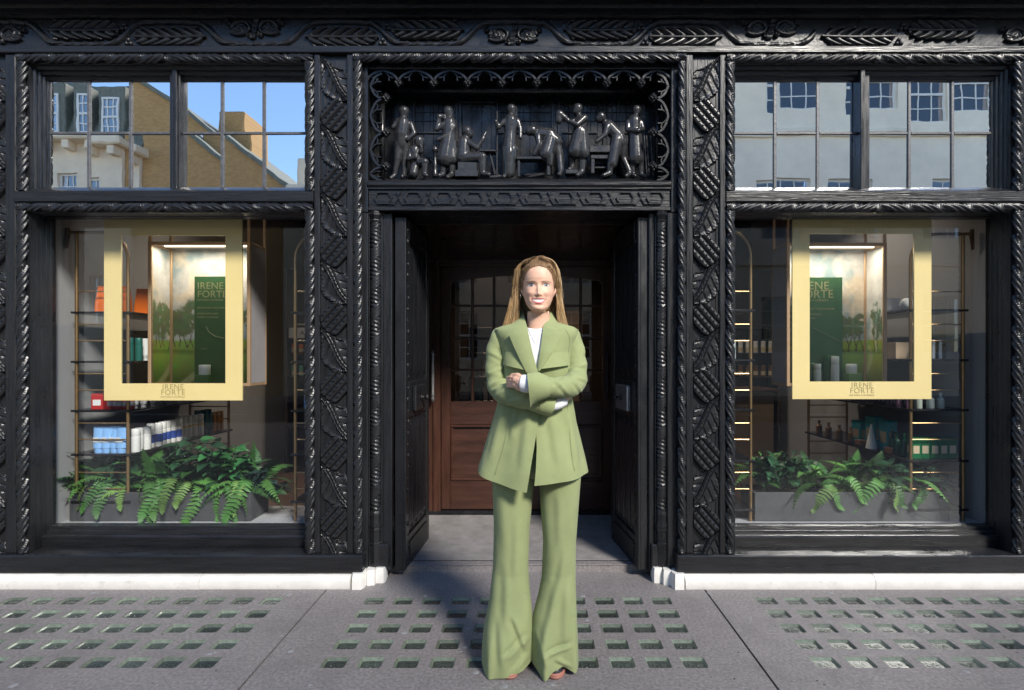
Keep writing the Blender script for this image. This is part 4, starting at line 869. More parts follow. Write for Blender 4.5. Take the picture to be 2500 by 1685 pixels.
# ================================================================== gold frames hung behind the glass
def gold_frame(label, b, inn):
    d = 3.545; X0, X1 = X(b[0], d), X(b[1], d); Z1, Z0 = Z(b[2], d), Z(b[3], d); x0, x1 = X(inn[0], d), X(inn[1], d); z1, z0 = Z(inn[2], d), Z(inn[3], d)
    t = thing('gold_frame', label, 'display frame', ((X0 + X1) / 2, d, Z0), world=True); y0, y1 = d - .005, d + .006
    mb = MB(); o = [(X0, Z0), (X1, Z0), (X1, Z1), (X0, Z1)]; i = [(x0, z0), (x1, z0), (x1, z1), (x0, z1)]; c = .0012
    L = [[(x, y1, z) for x, z in o], [(x, y0 + c, z) for x, z in o], [(x + (c if x == X0 else -c), y0, z + (c if z == Z0 else -c)) for x, z in o], [(x + (-c if x == x0 else c), y0, z + (-c if z == z0 else c)) for x, z in i], [(x, y0 + c, z) for x, z in i], [(x, y1, z) for x, z in i]]
    mb.add(sum(L, []), [(4 * k + j, 4 * k + (j + 1) % 4, (4 * ((k + 1) % 6)) + (j + 1) % 4, (4 * ((k + 1) % 6)) + j) for k in range(6) for j in range(4)])
    mb.build('board', GOLD, t)
    xc = (X0 + X1) / 2; k = d / FPX
    for s_, dz, sz in (('IRENE', 13, 17), ('FORTE', 0.5, 17), ('NATURA E SCIENZA', -9.5, 5.6)): text_mesh('lettering', s_, sz * k, GOLD_INK, t, (xc, y0 - .0007, (Z0 + z0) / 2 + dz * k - .004), spacing=1.12)
    for xx_ in (X0 + .12, X1 - .12): MB().tube([(xx_, d + .002, Z1), (xx_, d + .002, 3.02)], .0015, 6).build('hanging_wire', STEEL, t)
gold_frame('gold display frame with lettering hanging in the left shop window', (237, 551, 494, 910), (276, 512.5, 535.6, 871.3))
gold_frame('gold display frame with lettering hanging in the right shop window', (1799, 2115, 488, 907), (1838.7, 2075.5, 531.6, 867))
# ================================================================== painted display cases
def landscape(nx, nz, seed, right):
    u, v = np.meshgrid(np.linspace(0, 1, nx), np.linspace(0, 1, nz)); n = lambda s, k, o=5: fbm(u * s + k, v * s * 1.3 + k, o, seed)
    hor = .66 + .03 * n(3, 1); c = np.zeros((nz, nx, 3))
    cl = smoothstep(.40, .68, n(4, 5) + .18 * (1 - v)); warm = smoothstep(.45, .62, n(3, 9))
    sky_ = np.stack([.22 + .10 * v, .30 + .10 * v, .34 + .09 * v], -1) * (.75 + .5 * n(9, 2)[..., None])
    cloud = np.stack([.56 + .12 * warm, .55 + .02 * warm, .55 - .10 * warm], -1) * (.7 + .55 * n(12, 3)[..., None])
    c[:] = sky_ * (1 - cl[..., None]) + cloud * cl[..., None]
    g = smoothstep(-.008, .012, v - hor); gd = np.stack([.12 + .22 * n(7, 4), .22 + .20 * n(6, 6), .03 + .05 * n(8, 8)], -1) * (1.25 - .75 * smoothstep(.8, 1., v)[..., None])
    c = c * (1 - g[..., None]) + gd * g[..., None]
    path = smoothstep(.07, .03, np.abs(u - (.20 + .20 * np.sin((v - .62) * 9))) / (.35 + 2.2 * (v - .62))) * g * (v > .72)
    c = c * (1 - .75 * path[..., None]) + np.array((.50, .47, .26)) * .75 * path[..., None]
    trees = [(.04, .54, .15, .16), (.19, .52, .19, .18), (.37, .55, .16, .14), (.52, .56, .14, .12), (.66, .53, .16, .11), (.88, .50, .2, .14)] if not right else [(.50, .54, .16, .15), (.68, .57, .15, .11), (.80, .58, .13, .10), (.92, .57, .14, .11), (.15, .5, .2, .13)]
    for (tx, tz, rx, rz_) in trees:
        for k in (-.03, .03, .0):
            xm = tx + k * 1.3 + .018 * np.sin((v - tz) * 30 + k * 90 + tx * 20); tr = (np.abs(u - xm) < .004 + .012 * np.clip(v - .64, 0, 1) * 5 * n(14, 6)) & (v > tz) & (v < .715 + .06 * ((tx * 7.3) % 1))
            c[tr] = np.array((.07, .055, .042)) * (1 + .8 * n(30, 2)[tr][:, None])
        d = ((u - tx) / rx) ** 2 + ((v - tz) / rz_) ** 2; crown = smoothstep(.10, -.10, d - .50 - 1.5 * (n(9, 7 + tx * 9) - .45)) * smoothstep(.34, .46, n(30, 1 + tx * 5) + .10)
        col = np.stack([.05 + .13 * n(20, 3), .09 + .14 * n(20, 4), .055 + .05 * n(18, 5)], -1); c = c * (1 - crown[..., None]) + col * crown[..., None]
    sh = smoothstep(.03, .0, np.abs(v - .755 - .02 * n(8, 1))) * .6; c = c * (1 - sh[..., None] * .7)
    return np.clip(c, 0, 1)
def print_grid(name, P00, P10, P01, parent, seed, right, nx=120, nz=170, u0=0., u1=1.):
    full = landscape(int(nx / (u1 - u0)), nz, seed, right); a = int(u0 * full.shape[1]); C = full[:, a:a + nx]
    P00, P10, P01 = map(np.array, (P00, P10, P01)); nx = C.shape[1]
    U, V = np.meshgrid(np.linspace(0, 1, nx), np.linspace(0, 1, nz)); Pm = P00 + U[..., None] * (P10 - P00) + V[..., None] * (P01 - P00)
    me = bpy.data.meshes.new(name); mb = MB(); mb.grid(Pm); me.from_pydata(mb.v, [], mb.f); me.materials.append(PAINTING)
    at = me.attributes.new('Col', 'FLOAT_COLOR', 'POINT'); at.data.foreach_set('color', np.concatenate([C.reshape(-1, 3), np.ones((nx * nz, 1))], 1).astype(np.float32).ravel()); me.update()
    return link(name, me, parent)
PANEL_OUT = mat('lilac_grey_panel', (.36, .34, .36), rough=.6, var=.06)
BRASS_P = mat('brass_painted_post', (.50, .33, .20), rough=.4, metal=.3, var=.08)
def case(label, x0, x1, z0, z1, right, seed):
    y0, y1 = 3.75, 3.99; t = thing('display_case', label, 'display case', ((x0 + x1) / 2, y0, z0), world=True); w = .022
    for a in (x0, x1 - w):
        MB().box(a, a + w, y0, y0 + w, z0, z1, .003).build('post', BRASS_P, t); MB().box(a, a + w, y1 - w, y1, z0, z1, .003).build('post', BRASS_P, t)
    for z in (z0, z1 - w):
        MB().box(x0 + w, x1 - w, y0, y0 + w * .9, z, z + w, .003).build('rail', BRASS_P, t)
        for a in (x0, x1 - w): MB().box(a + .001, a + w - .001, y0 + w, y1 - w, z, z + w, .003).build('rail', BRASS_P, t)
    MB().box(x0 + w, x1 - w, y0 + w, y1 - .012, z0 + .001, z0 + .012).build('base', GREEN_BD, t)
    MB().box(x0 + w, x1 - w, y0 + w, y1, z1 - .010, z1 - .001).build('top', PANEL_OUT, t)
    MB().box(x0 + .001, x0 + .007, y0 + w, y1 - w, z0 + w, z1 - w).build('side_panel', PANEL_OUT, t); MB().box(x1 - .007, x1 - .001, y0 + w, y1 - w, z0 + w, z1 - w).build('side_panel', PANEL_OUT, t)
    MB().box(x0 + w, x1 - w, y1 - .010, y1 - .002, z0 + w, z1 - w).build('back_panel', PANEL_OUT, t)
    print_grid('landscape_print', (x0 + .012, y1 - .012, z1 - .012), (x1 - .012, y1 - .012, z1 - .012), (x0 + .012, y1 - .012, z0 + .012), t, seed, right)
    print_grid('landscape_print', (x0 + .0085, y0 + .02, z1 - .012), (x0 + .0085, y1 - .013, z1 - .012), (x0 + .0085, y0 + .02, z0 + .012), t, seed + 1, right, nx=44, u0=.0, u1=.36)
    print_grid('landscape_print', (x1 - .0085, y1 - .013, z1 - .012), (x1 - .0085, y0 + .02, z1 - .012), (x1 - .0085, y1 - .013, z0 + .012), t, seed + 2, right, nx=44, u0=.3, u1=.66)
    led = MB().box(x0 + .07, x1 - .05, y0 + .06, y0 + .075, z1 - .022, z1 - .012).build('light_strip', LEDM, t)
    ld = bpy.data.lights.new('light_strip_light', 'AREA'); ld.shape = 'RECTANGLE'; ld.size = x1 - x0 - .12; ld.size_y = .02; ld.energy = 2.4; ld.color = (1, .86, .68)
    lo = bpy.data.objects.new('light_strip_light', ld); COL.objects.link(lo); lo.parent = t; lo.matrix_parent_inverse = Matrix.Translation(-t.location); lo.location = ((x0 + x1) / 2, y0 + .067, z1 - .026)
    MB().box(x0 + w, x1 - w, y0 + .004, y0 + .008, z0 + w, z1 - w).build('front_pane', PANE_CASE, t)
    for a in (x0, x1 - w):
        for yy_ in (y0, y1 - w): MB().box(a + .003, a + w - .003, yy_ + .003, yy_ + w - .003, z1, 3.02).build('hanging_rod', BRASS_P, t)
    return z0 + .0122
zL = case('hanging display case with painted olive trees behind left gold frame', -2.525, -1.853, 1.122, 2.073, False, 3)
zR = case('hanging display case with painted olive trees behind right gold frame', 1.668, 2.327, 1.122, 2.066, True, 11)
def green_board(label, x0, x1, zb, zt, y, lines, curve):
    t = thing('green_display_board', label, 'sign', ((x0 + x1) / 2, y, zb), world=True); MB().box(x0, x1, y, y + .012, zb, zt, .002).build('board', GREEN_BD, t)
    for s_, z, sz in lines: text_mesh('lettering', s_, sz, PRINT_G, t, (x0 + .02, y - .0008, z), align='LEFT', spacing=1.05)
    MB().tube([(x, y - .001, z) for x, z in curve], .0016, 5).build('graph_line', PRINT_G, t)
X9 = lambda v: X(v, 3.9)
green_board('deep green board with gold lettering and graph inside the left display case', X9(441), X9(520), zL, Z(628, 3.9), 3.90,
            (('IRENE', Z(650, 3.9), .066), ('FORTE', Z(669, 3.9), .066), ('NATURA E SCIENZA', Z(682, 3.9), .019), ('PISTACHIO FACE MASK', Z(700, 3.9), .019), ('HYDRATES SKIN', Z(713, 3.9), .019), ('OVER 12 HOURS', Z(721, 3.9), .019), ('      Hours', Z(792, 3.9), .016)),
            [(X9(468), Z(742, 3.9)), (X9(475), Z(755, 3.9)), (X9(488), Z(764, 3.9)), (X9(510), Z(769, 3.9))])
green_board('deep green board with gold lettering inside the right display case', X9(1806), X9(1914), zR, Z(630, 3.9), 3.90,
            (('IRENE', Z(650, 3.9), .078), ('FORTE', Z(669, 3.9), .078), ('NATURA E SCIENZA', Z(683, 3.9), .022), ('MYOXINOL* PROGRAMME', Z(702, 3.9), .020), ('VISIBLE WRINKLE', Z(715, 3.9), .020), ('REDUCTION', Z(723, 3.9), .020)),
            [(X9(1846), Z(744, 3.9)), (X9(1870), Z(757, 3.9)), (X9(1908), Z(776, 3.9))])
# ================================================================== products: one mesh per kind, every piece its own object
def pm_(name, col, rough=.4, metal=0.): return MATS.get(name) or mat(name, col, rough=rough, metal=metal, var=.05)
def jar_mesh(r, h): return MB().lathe([(r * .96, 0), (r, .003), (r, h * .55), (r * .97, h * .56), (r * .97, h * .58), (r * 1.0, h * .6), (r, h - .004), (r * .93, h)], 24)
def bottle_mesh(r, h): return MB().lathe([(r * .95, 0), (r, .004), (r, h * .66), (r * .93, h * .67), (r * .93, h * .69), (r * .96, h * .70), (r * .96, h - .004), (r * .88, h)], 20)
def pump_mesh(r, h): return MB().lathe([(r * .95, 0), (r, .004), (r, h * .6), (r * .5, h * .72), (r * .34, h * .74), (r * .34, h * .84), (r * .5, h * .85), (r * .5, h)], 16)
def tube_mesh(w, h):
    """A squeeze tube standing on its cap, crimped flat at the top."""
    Q = []; 
    for z, a, b in ((0, .36, .36), (.18, .38, .38), (.19, .5, .40), (.3, .5, .38), (.7, .5, .22), (.97, .5, .05), (1, .5, .03)): Q.append([(a * w * 1.0 * cos(t), b * w * sin(t), z * h) for t in np.linspace(0, 2 * pi, 16, endpoint=False)])
    mb = MB(); mb.grid(np.array(Q), closed_u=True); mb.add(Q[0], [tuple(range(15, -1, -1))]); return mb
def pouch_mesh(w, d, h): return MB().add([(-w / 2, -d / 2, 0), (w / 2, -d / 2, 0), (w / 2, d / 2, 0), (-w / 2, d / 2, 0), (-w / 2, -d * .42, h * .35), (w / 2, -d * .42, h * .35), (w / 2, d * .42, h * .35), (-w / 2, d * .42, h * .35), (-w * .49, -.003, h * .93), (w * .49, -.003, h * .93), (w * .49, .003, h * .93), (-w * .49, .003, h * .93), (-w * .5, -.003, h), (w * .5, -.003, h), (w * .5, .003, h), (-w * .5, .003, h)],
    [(3, 2, 1, 0)] + [(4 * k + j, 4 * k + (j + 1) % 4, 4 * k + 4 + (j + 1) % 4, 4 * k + 4 + j) for k in range(3) for j in range(4)] + [(12, 13, 14, 15)])
def box_mesh(w, d, h): return MB().box(-w / 2, w / 2, -d / 2, d / 2, 0, h, .002)
def lab_box(w, d, h):
    mb = box_mesh(w, d, h); mb.cur = 1; mb.box(-w * .34, w * .34, -d / 2 - .0006, -d / 2 + .0004, h * .25, h * .62); mb.box(-w / 2 - .0006, -w / 2 + .0004, -d * .34, d * .34, h * .25, h * .62); return mb
def lab_tube(w, h):
    mb = tube_mesh(w, h); mb.cur = 1; mb.box(-w * .3, w * .3, -w * .372, -w * .25, h * .42, h * .52); mb.box(-w * .3, w * .1, -w * .36, -w * .25, h * .56, h * .60); return mb
def band(mb, r, z0, z1, n=20): mb.cur = 1; mb.lathe([(r, z0), (r, z1)], n); mb.cur = 0; return mb
def put(name, me, loc, label, cat, group=None, rot=None):
    o = link(name, me, None, loc, (0, 0, random.uniform(-.12, .12) if rot is None else rot)); return tag(o, label, cat, group)
WHITE_C = pm_('white_carton', (.70, .70, .70)); 
# pieces inside the cases
put('green_carton', box_mesh(.085, .07, .062).mesh('green_carton', pm_('green_carton_card', (.045, .15, .05))), (X(463, 3.83), 3.83, zL), 'small green carton under the white jar in the left display case', 'carton', rot=0)
put('cream_jar', jar_mesh(.036, .066).mesh('cream_jar', WHITE_PL, 35), (X(465, 3.83), 3.83, zL + .0625), 'white cream jar on a green carton in the left display case', 'jar')
put('green_carton', box_mesh(.085, .07, .07).mesh('green_carton', pm_('green_carton_lime', (.16, .28, .07))), (X(1936, 3.83), 3.83, zR), 'lime green carton under the white jar in the right display case', 'carton', rot=0)
put('cream_jar', jar_mesh(.034, .064).mesh('cream_jar', WHITE_PL, 35), (X(1934, 3.83), 3.83, zR + .0705), 'white cream jar on a lime carton in the right display case', 'jar')
put('white_bottle', bottle_mesh(.023, .135).mesh('white_bottle', WHITE_PL, 35), (X(1857, 3.82), 3.82, zR), 'short white bottle at the left inside the right display case', 'bottle')
put('white_bottle', bottle_mesh(.025, .185).mesh('white_bottle', WHITE_PL, 35), (X(1897, 3.82), 3.82, zR), 'tall white bottle in the middle of the right display case', 'bottle')
put('green_carton', box_mesh(.06, .05, .19).mesh('green_carton', pm_('green_carton_card', (.045, .15, .05))), (X(1884, 3.88), 3.865, zR), 'tall green carton behind the tall white bottle in the right case', 'carton', rot=0)
put('green_carton', box_mesh(.05, .04, .14).mesh('green_carton', pm_('green_carton_card', (.045, .15, .05))), (X(1842, 3.86), 3.865, zR), 'short green carton behind the short white bottle in the right case', 'carton', rot=0)
# far left unit
def row(name, me, pts, label, cat, group):
    for p in pts: put(name, me, p, label, cat, group)
inner = lambda n, a, b, z, x=-2.625: [(x + random.uniform(-.012, .012), a + (b - a) * k / max(1, n - 1), z) for k in range(n)]
front = lambda n, a, b, z, y=3.70: [(a + (b - a) * k / max(1, n - 1), y + random.uniform(-.008, .008), z) for k in range(n)]
orange = pm_('orange_pack', (.62, .13, .015)); lt_blue = pm_('light_blue_tube', (.20, .40, .72)); navy = pm_('navy_tube', (.02, .06, .30)); white = pm_('white_tube', (.70, .70, .69)); teal = pm_('teal_tube', (.01, .11, .09)); amber = pm_('amber_glass', (.35, .17, .02), .15); grey = pm_('silver_tube', (.42, .42, .43), .3, .5); red = pm_('red_pack', (.42, .03, .03)); yellow = pm_('yellow_band', (.60, .42, .05)); dgreen = pm_('dark_green_glass_bottle', (.01, .06, .03), .12)
for k, (xx_, y) in enumerate(((-2.77, 3.71), (-2.665, 3.71), (-2.62, 3.86))):
    put('orange_pouch', pouch_mesh(.10, .06, .17).mesh('orange_pouch', orange), (xx_, y, 1.605), ('orange pouch leftmost on the top shelf of the left window', 'orange pouch in the middle of three on the left top shelf', 'orange pouch rightmost of three, seen through the left gold frame')[k], 'pouch', 'orange pouches')
row('white_tube', tube_mesh(.055, .13).mesh('white_tube', white, True), inner(2, 4.0, 4.12, 1.605), 'white squeeze tube beside the orange pouches on the left top shelf', 'tube', 'white tubes on the left top shelf')
row('green_bottle', bottle_mesh(.022, .15).mesh('green_bottle', teal, 35), inner(2, 3.72, 3.79, 1.291, -2.61), 'slim teal bottle on the second shelf behind the left gold frame', 'bottle', 'teal bottles on the second left shelf')
row('white_tube', tube_mesh(.055, .15).mesh('white_tube', white, True), inner(4, 3.88, 4.2, 1.291), 'pale squeeze tube on the second shelf behind the left gold frame', 'tube', 'pale tubes on the second left shelf')
put('red_carton', lab_box(.07, .06, .10).mesh('red_carton', [red, white]), (-2.80, 3.70, .979), 'red carton at the left end of the third shelf in the left window', 'carton')
row('red_tube', band(bottle_mesh(.021, .085), .0213, .02, .05).mesh('red_tube', [red, grey], 35), front(5, -2.73, -2.60, .979), 'short red capped tube on the third shelf of the left window', 'tube', 'red tubes on the third left shelf')
row('silver_tube', tube_mesh(.045, .10).mesh('silver_tube', grey, True), inner(12, 3.78, 4.75, .979), 'silver tube in the receding row on the third left shelf', 'tube', 'silver tubes on the third left shelf')
row('blue_tube', lab_tube(.078, .165).mesh('blue_tube', [lt_blue, white], 40), front(4, -2.79, -2.645, .70, 3.69), 'light blue squeeze tube in the row of four above the left planter', 'tube', 'light blue tubes above the left planter')
row('white_bottle', bottle_mesh(.026, .15).mesh('white_bottle', white, 35), inner(3, 3.71, 3.82, .70, -2.585), 'plain white bottle beside the light blue tubes above the left planter', 'bottle', 'white bottles above the left planter')
row('navy_banded_tube', band(bottle_mesh(.024, .16), .0243, .03, .085).mesh('navy_banded_tube', [white, navy], 35), inner(6, 3.9, 4.2, .70, -2.60), 'white bottle with navy band on the shelf above the left planter', 'bottle', 'navy banded bottles above the left planter')
row('yellow_banded_bottle', band(bottle_mesh(.024, .165), .0243, .08, .095).mesh('yellow_banded_bottle', [white, yellow], 35), inner(5, 4.26, 4.5, .70), 'white bottle with thin yellow band on the shelf above the left planter', 'bottle', 'yellow banded bottles above the left planter')
row('dark_green_tube', tube_mesh(.06, .19).mesh('dark_green_tube', teal, True), inner(3, 4.54, 4.66, .70, -2.65), 'dark green tube at the far end of the shelf above the left planter', 'tube', 'dark green tubes above the left planter')
row('amber_bottle', bottle_mesh(.025, .16).mesh('amber_bottle', amber, 35), inner(3, 4.70, 4.82, .70), 'amber bottle at the far end of the shelf above the left planter', 'bottle', 'amber bottles above the left planter')
# shelf unit at the right edge of the left window
row('purple_carton', box_mesh(.06, .05, .09).mesh('purple_carton', pm_('purple_card', (.20, .04, .22))), [(-1.44, 3.72, 1.291)], 'purple patterned carton at the right edge of the left window', 'carton', None)
put('blue_spray_bottle', band(pump_mesh(.03, .15), .0305, .02, .08, 16).mesh('blue_spray_bottle', [pm_('clear_blue', (.35, .5, .6), .1), lt_blue], 35), (-1.45, 3.71, .979), 'clear bottle with blue label at the right edge of the left window', 'bottle')
# far racks
for (x0_, x1_, side) in ((-2.66, -1.62, 'left'), (1.56, 2.66, 'right')):
    for z, c, nm, hh_ in (((1.36, orange, 'orange', .10), (1.10, pm_('mint_pack', (.10, .35, .28)), 'mint', .12)) if side == 'left' else ((1.36, white, 'white', .13), (1.10, pm_('brown_pack', (.16, .08, .04)), 'brown', .12))):
        me = band(bottle_mesh(.026, hh_), .0263, hh_ * .1, hh_ * .45).mesh(nm + '_pack', [c, pm_(nm + '_label', (.55, .45, .30))], 35)
        for k in range(14): put(nm + '_pack', me, (x0_ + (x1_ - x0_) * k / 13, 6.38, z), f'{nm} bottle in the row on the far wall rack behind the {side} window', 'bottle', f'{nm} bottles on the far {side} rack')
for k in range(18):
    nm, c = (('amber', amber), ('green', dgreen), ('pale', white))[k % 3]
    put(nm + '_bottle', pump_mesh(.024, .12 + .03 * (k % 4)).mesh(nm + '_bottle', c, 35), (-.66 + .066 * (k % 9) + random.uniform(-.01, .01), 6.38, 1.10 if k < 9 else .83), f'{nm} bottle on the {"upper" if k < 9 else "lower"} shelf behind the inner door panes', 'bottle', f'{nm} bottles behind the inner door')
# far right unit
ri = lambda n, a, b, z: inner(n, a, b, z, 2.46)
put('white_carton', box_mesh(.10, .09, .10).mesh('white_carton', WHITE_C), (2.47, 3.95, 1.619), 'white carton on the top shelf behind the right gold frame', 'carton')
put('white_globe_jar', MB().ball((0, 0, .045), .045, 10).mesh('white_globe_jar', WHITE_PL, True), (2.49, 3.80, 1.619), 'round white jar on the top shelf behind the right gold frame', 'jar')
put('kraft_carton', box_mesh(.10, .10, .11).mesh('kraft_carton', pm_('kraft_card', (.40, .29, .19))), (2.46, 3.84, 1.302), 'kraft carton on the second shelf behind the right gold frame', 'carton')
mb = MB(); 
for k in range(5): mb.cur = k % 2; mb.box(-.06 + k * .024, -.037 + k * .024, -.035, .035, 0, .125, .004)
put('striped_pouch', mb.mesh('striped_pouch', [BLK, white]), (2.60, 3.71, 1.302), 'black and white striped pouch on the second shelf at far right', 'pouch')
row('plum_carton', band(box_mesh(.034, .034, .075), .0185, .02, .05, 4).mesh('plum_carton', [pm_('plum_card', (.06, .02, .05)), white]), ri(11, 3.75, 4.7, .984), 'small dark plum carton in the receding row on the third right shelf', 'carton', 'plum cartons on the third right shelf')
row('pale_bottle', pump_mesh(.024, .10).mesh('pale_bottle', pm_('pale_glass', (.45, .5, .45), .1), 35), front(3, 2.50, 2.64, .984), 'pale glass bottle at the right end of the third right shelf', 'bottle', 'pale bottles on the third right shelf')
gbx = pm_('bottle_green_box', (.01, .13, .045), .2)
row('green_box', lab_box(.055, .06, .135).mesh('green_box', [gbx, pm_('mint_label', (.25, .5, .3))]), front(5, 2.47, 2.71, .661, 3.71), 'glossy bottle green carton in the row above the right planter', 'carton', 'green cartons above the right planter')
row('green_bottle', pump_mesh(.022, .15).mesh('green_bottle', dgreen, 35), ri(3, 3.78, 3.92, .661), 'dark green bottle beside the green cartons above the right planter', 'bottle', 'green bottles above the right planter')
tq = pm_('turquoise_card', (.0, .26, .30))
for k, (y, w_, h_) in enumerate(((4.02, .10, .21), (4.18, .12, .22), (4.36, .12, .17))):
    put('turquoise_carton', lab_box(.07, w_, h_).mesh('turquoise_carton', [tq, pm_('sand_label', (.45, .33, .2))]), (2.50, y, .661), ('turquoise carton nearest the glass above the right planter', 'tallest turquoise carton in the middle above the right planter', 'short turquoise carton furthest back above the right planter')[k], 'carton', 'turquoise cartons', rot=0)
put('white_cone', MB().lathe([(.038, 0), (.036, .006), (.006, .168), (.002, .172)], 20).mesh('white_cone', WHITE_PL, 40), (2.43, 4.10, .661), 'white paper cone in front of the turquoise cartons', 'cone')
row('brown_box', box_mesh(.08, .09, .035).mesh('brown_box', pm_('tan_card', (.34, .17, .09))), ri(2, 3.90, 4.26, .661), 'low tan box on the shelf above the right planter', 'box', 'tan boxes above the right planter')
row('honey_bottle', pump_mesh(.024, .11).mesh('honey_bottle', pm_('honey_glass', (.30, .17, .06), .15), 35), ri(4, 4.42, 4.9, .661), 'honey coloured bottle at the far end of the shelf above the right planter', 'bottle', 'honey bottles above the right planter')
# near-left unit of the right window, and a wooden block on the counter
ct = thing('shop_counter', 'brown counter deep inside the right window', 'counter', (1.8, 5.6, .03), world=True)
MB().box(1.25, 2.30, 5.45, 5.90, .031, .98, .005).build('body', mat('counter_laminate', (.22, .17, .12), rough=.35, var=.2, vscale=2), ct); MB().box(1.2, 2.35, 5.40, 5.95, .981, 1.01, .004).build('worktop', WOOD_H, ct)
put('wooden_block', box_mesh(.16, .10, .20).mesh('wooden_block', pm_('pink_wood', (.45, .25, .16))), (1.60, 5.5, 1.0105), 'pinkish wooden block on the counter behind the right window', 'block')
row('clear_bottle', bottle_mesh(.022, .12).mesh('clear_bottle', pm_('clear_bottle_glass', (.4, .45, .45), .1), 35), [(1.30, 3.72, RZ[1])], 'clear bottle on the small shelf at left edge of the right window', 'bottle', None)
# ================================================================== planters
def planter(label, x0, x1, y0, y1, z0, z1):
    t = thing('planter', label, 'planter', ((x0 + x1) / 2, (y0 + y1) / 2, z0), world=True); w = .02
    for a in ((x0, x1, y0, y0 + w), (x0, x1, y1 - w, y1), (x0, x0 + w, y0 + w + .0005, y1 - w - .0005), (x1 - w, x1, y0 + w + .0005, y1 - w - .0005)): MB().box(*a, z0, z1, .003).build('side', PLANTER, t)
    MB().box(x0 + w, x1 - w, y0 + w, y1 - w, z0 + .002, z1 - .025).build('soil', SOIL, t)
planter('long charcoal planter box full of ferns in the left window', -2.95, -1.795, 3.64, 3.89, .2685, .452)
planter('long charcoal planter box full of ferns in the right window', 1.415, 2.66, 3.64, 3.89, .2685, .452)
GREENS = [mat('fern_green_%d' % k, c, rough=.5, var=.25, vscale=20, spec=.4, orand=.4) for k, c in enumerate(((.045, .135, .028), (.075, .19, .042), (.024, .085, .026), (.125, .22, .055)))]
IVYM = mat('ivy_blue_green', (.018, .045, .036), rough=.45, var=.3, vscale=20)
BROADM = mat('broad_leaf_green', (.04, .16, .05), rough=.35, var=.3, vscale=15, orand=.4); BROADD = mat('broad_leaf_dark', (.024, .075, .034), rough=.35, var=.3, vscale=15, orand=.4)
def frond_mesh(L, droop, width, m, n=22):
    """Rachis arching along +x, pinnae in opposite pairs."""
    mb = MB(); s = np.linspace(0, 1, n + 1); xs_ = L * (s - .16 * droop * s ** 2.4); zs_ = L * (.42 * s - droop * .75 * s ** 2.1); ys_ = .02 * L * np.sin(s * 5)
    mb.tube(np.stack([xs_, ys_, zs_], 1), np.linspace(.0022, .0005, n + 1), 4, cap=False)
    for i in range(1, n + 1):
        w = width * sin(pi * min(1, .12 + .9 * s[i])) ** .8 + .006; tx, tz = xs_[i] - xs_[i - 1], zs_[i] - zs_[i - 1]; q = sqrt(tx * tx + tz * tz); tx /= q; tz /= q; h = L / n * .52
        for sd in (-1, 1):
            p = np.array((xs_[i], ys_[i], zs_[i])); f = np.array((tx, 0, tz)); dn = np.array((-tz, 0, tx)); sw = random.uniform(.25, .4); dr = random.uniform(-.25, .02)
            a, b = p - f * h, p + f * h; c1 = p + np.array((0, sd, 0)) * w * .55 + f * w * sw * .5 + dn * w * .05; tip = p + np.array((0, sd, 0)) * w + f * w * sw + dn * w * dr
            mb.add([a, c1 - f * h * .95 + dn * .002, tip, c1 + f * h * .95, b, p + dn * .001, c1 - dn * .002], [(0, 1, 6, 5), (1, 2, 6), (5, 6, 3, 4), (6, 2, 3)])
    return mb.mesh('frond', m, True)
FR = [frond_mesh(L, d, w, m) for (L, d, w, m) in ((.34, .95, .052, GREENS[0]), (.40, 1.25, .050, GREENS[1]), (.28, .55, .045, GREENS[2]), (.36, 1.45, .056, GREENS[3]), (.30, .85, .040, GREENS[2]), (.26, .20, .036, GREENS[0]))]
def leaf_mesh(L, wd_, m, lobes=0):
    n = 8; mb = MB(); P_ = np.zeros((n + 1, 5, 3))
    for i in range(n + 1):
        s = i / n; w = wd_ * sin(pi * s ** .75) ** .9 * (1 - .35 * lobes * abs(sin(s * pi * 2.5)))
        for j, k in enumerate((-1, -.5, 0, .5, 1)): P_[i, j] = (L * s, w * k, .22 * L * s - .42 * L * s * s + .25 * abs(k) * w)
    mb.grid(P_); mb.tube([(-.05, 0, -.03), (-.02, 0, -.006), (0, 0, 0)], .0018, 4); return mb.mesh('leaf', m, True)
LV = [leaf_mesh(.105, .030, BROADM), leaf_mesh(.085, .026, BROADD), leaf_mesh(.075, .034, IVYM, 1), leaf_mesh(.12, .036, BROADD)]
ORD = ('leftmost', 'second from left', 'third from left', 'fourth from left', 'fifth from left', 'sixth from left', 'seventh from left', 'eighth from left', 'ninth from left', 'tenth from left')
def fern(p, n, kinds_, label, spread=(0, 2 * pi), sc_=(.7, 1.1), tilt=(-.25, .75)):
    t = thing('fern', label, 'fern', p, 'ferns in the window planters')
    for k in range(n):
        a = spread[0] + (spread[1] - spread[0]) * (k + random.uniform(.1, .9)) / n; s = random.uniform(*sc_)
        link('frond', FR[random.choice(kinds_)], t, (random.uniform(-.02, .02), random.uniform(-.02, .02), 0), (random.uniform(-.3, .3), -random.uniform(*tilt), a), (s, s, s))
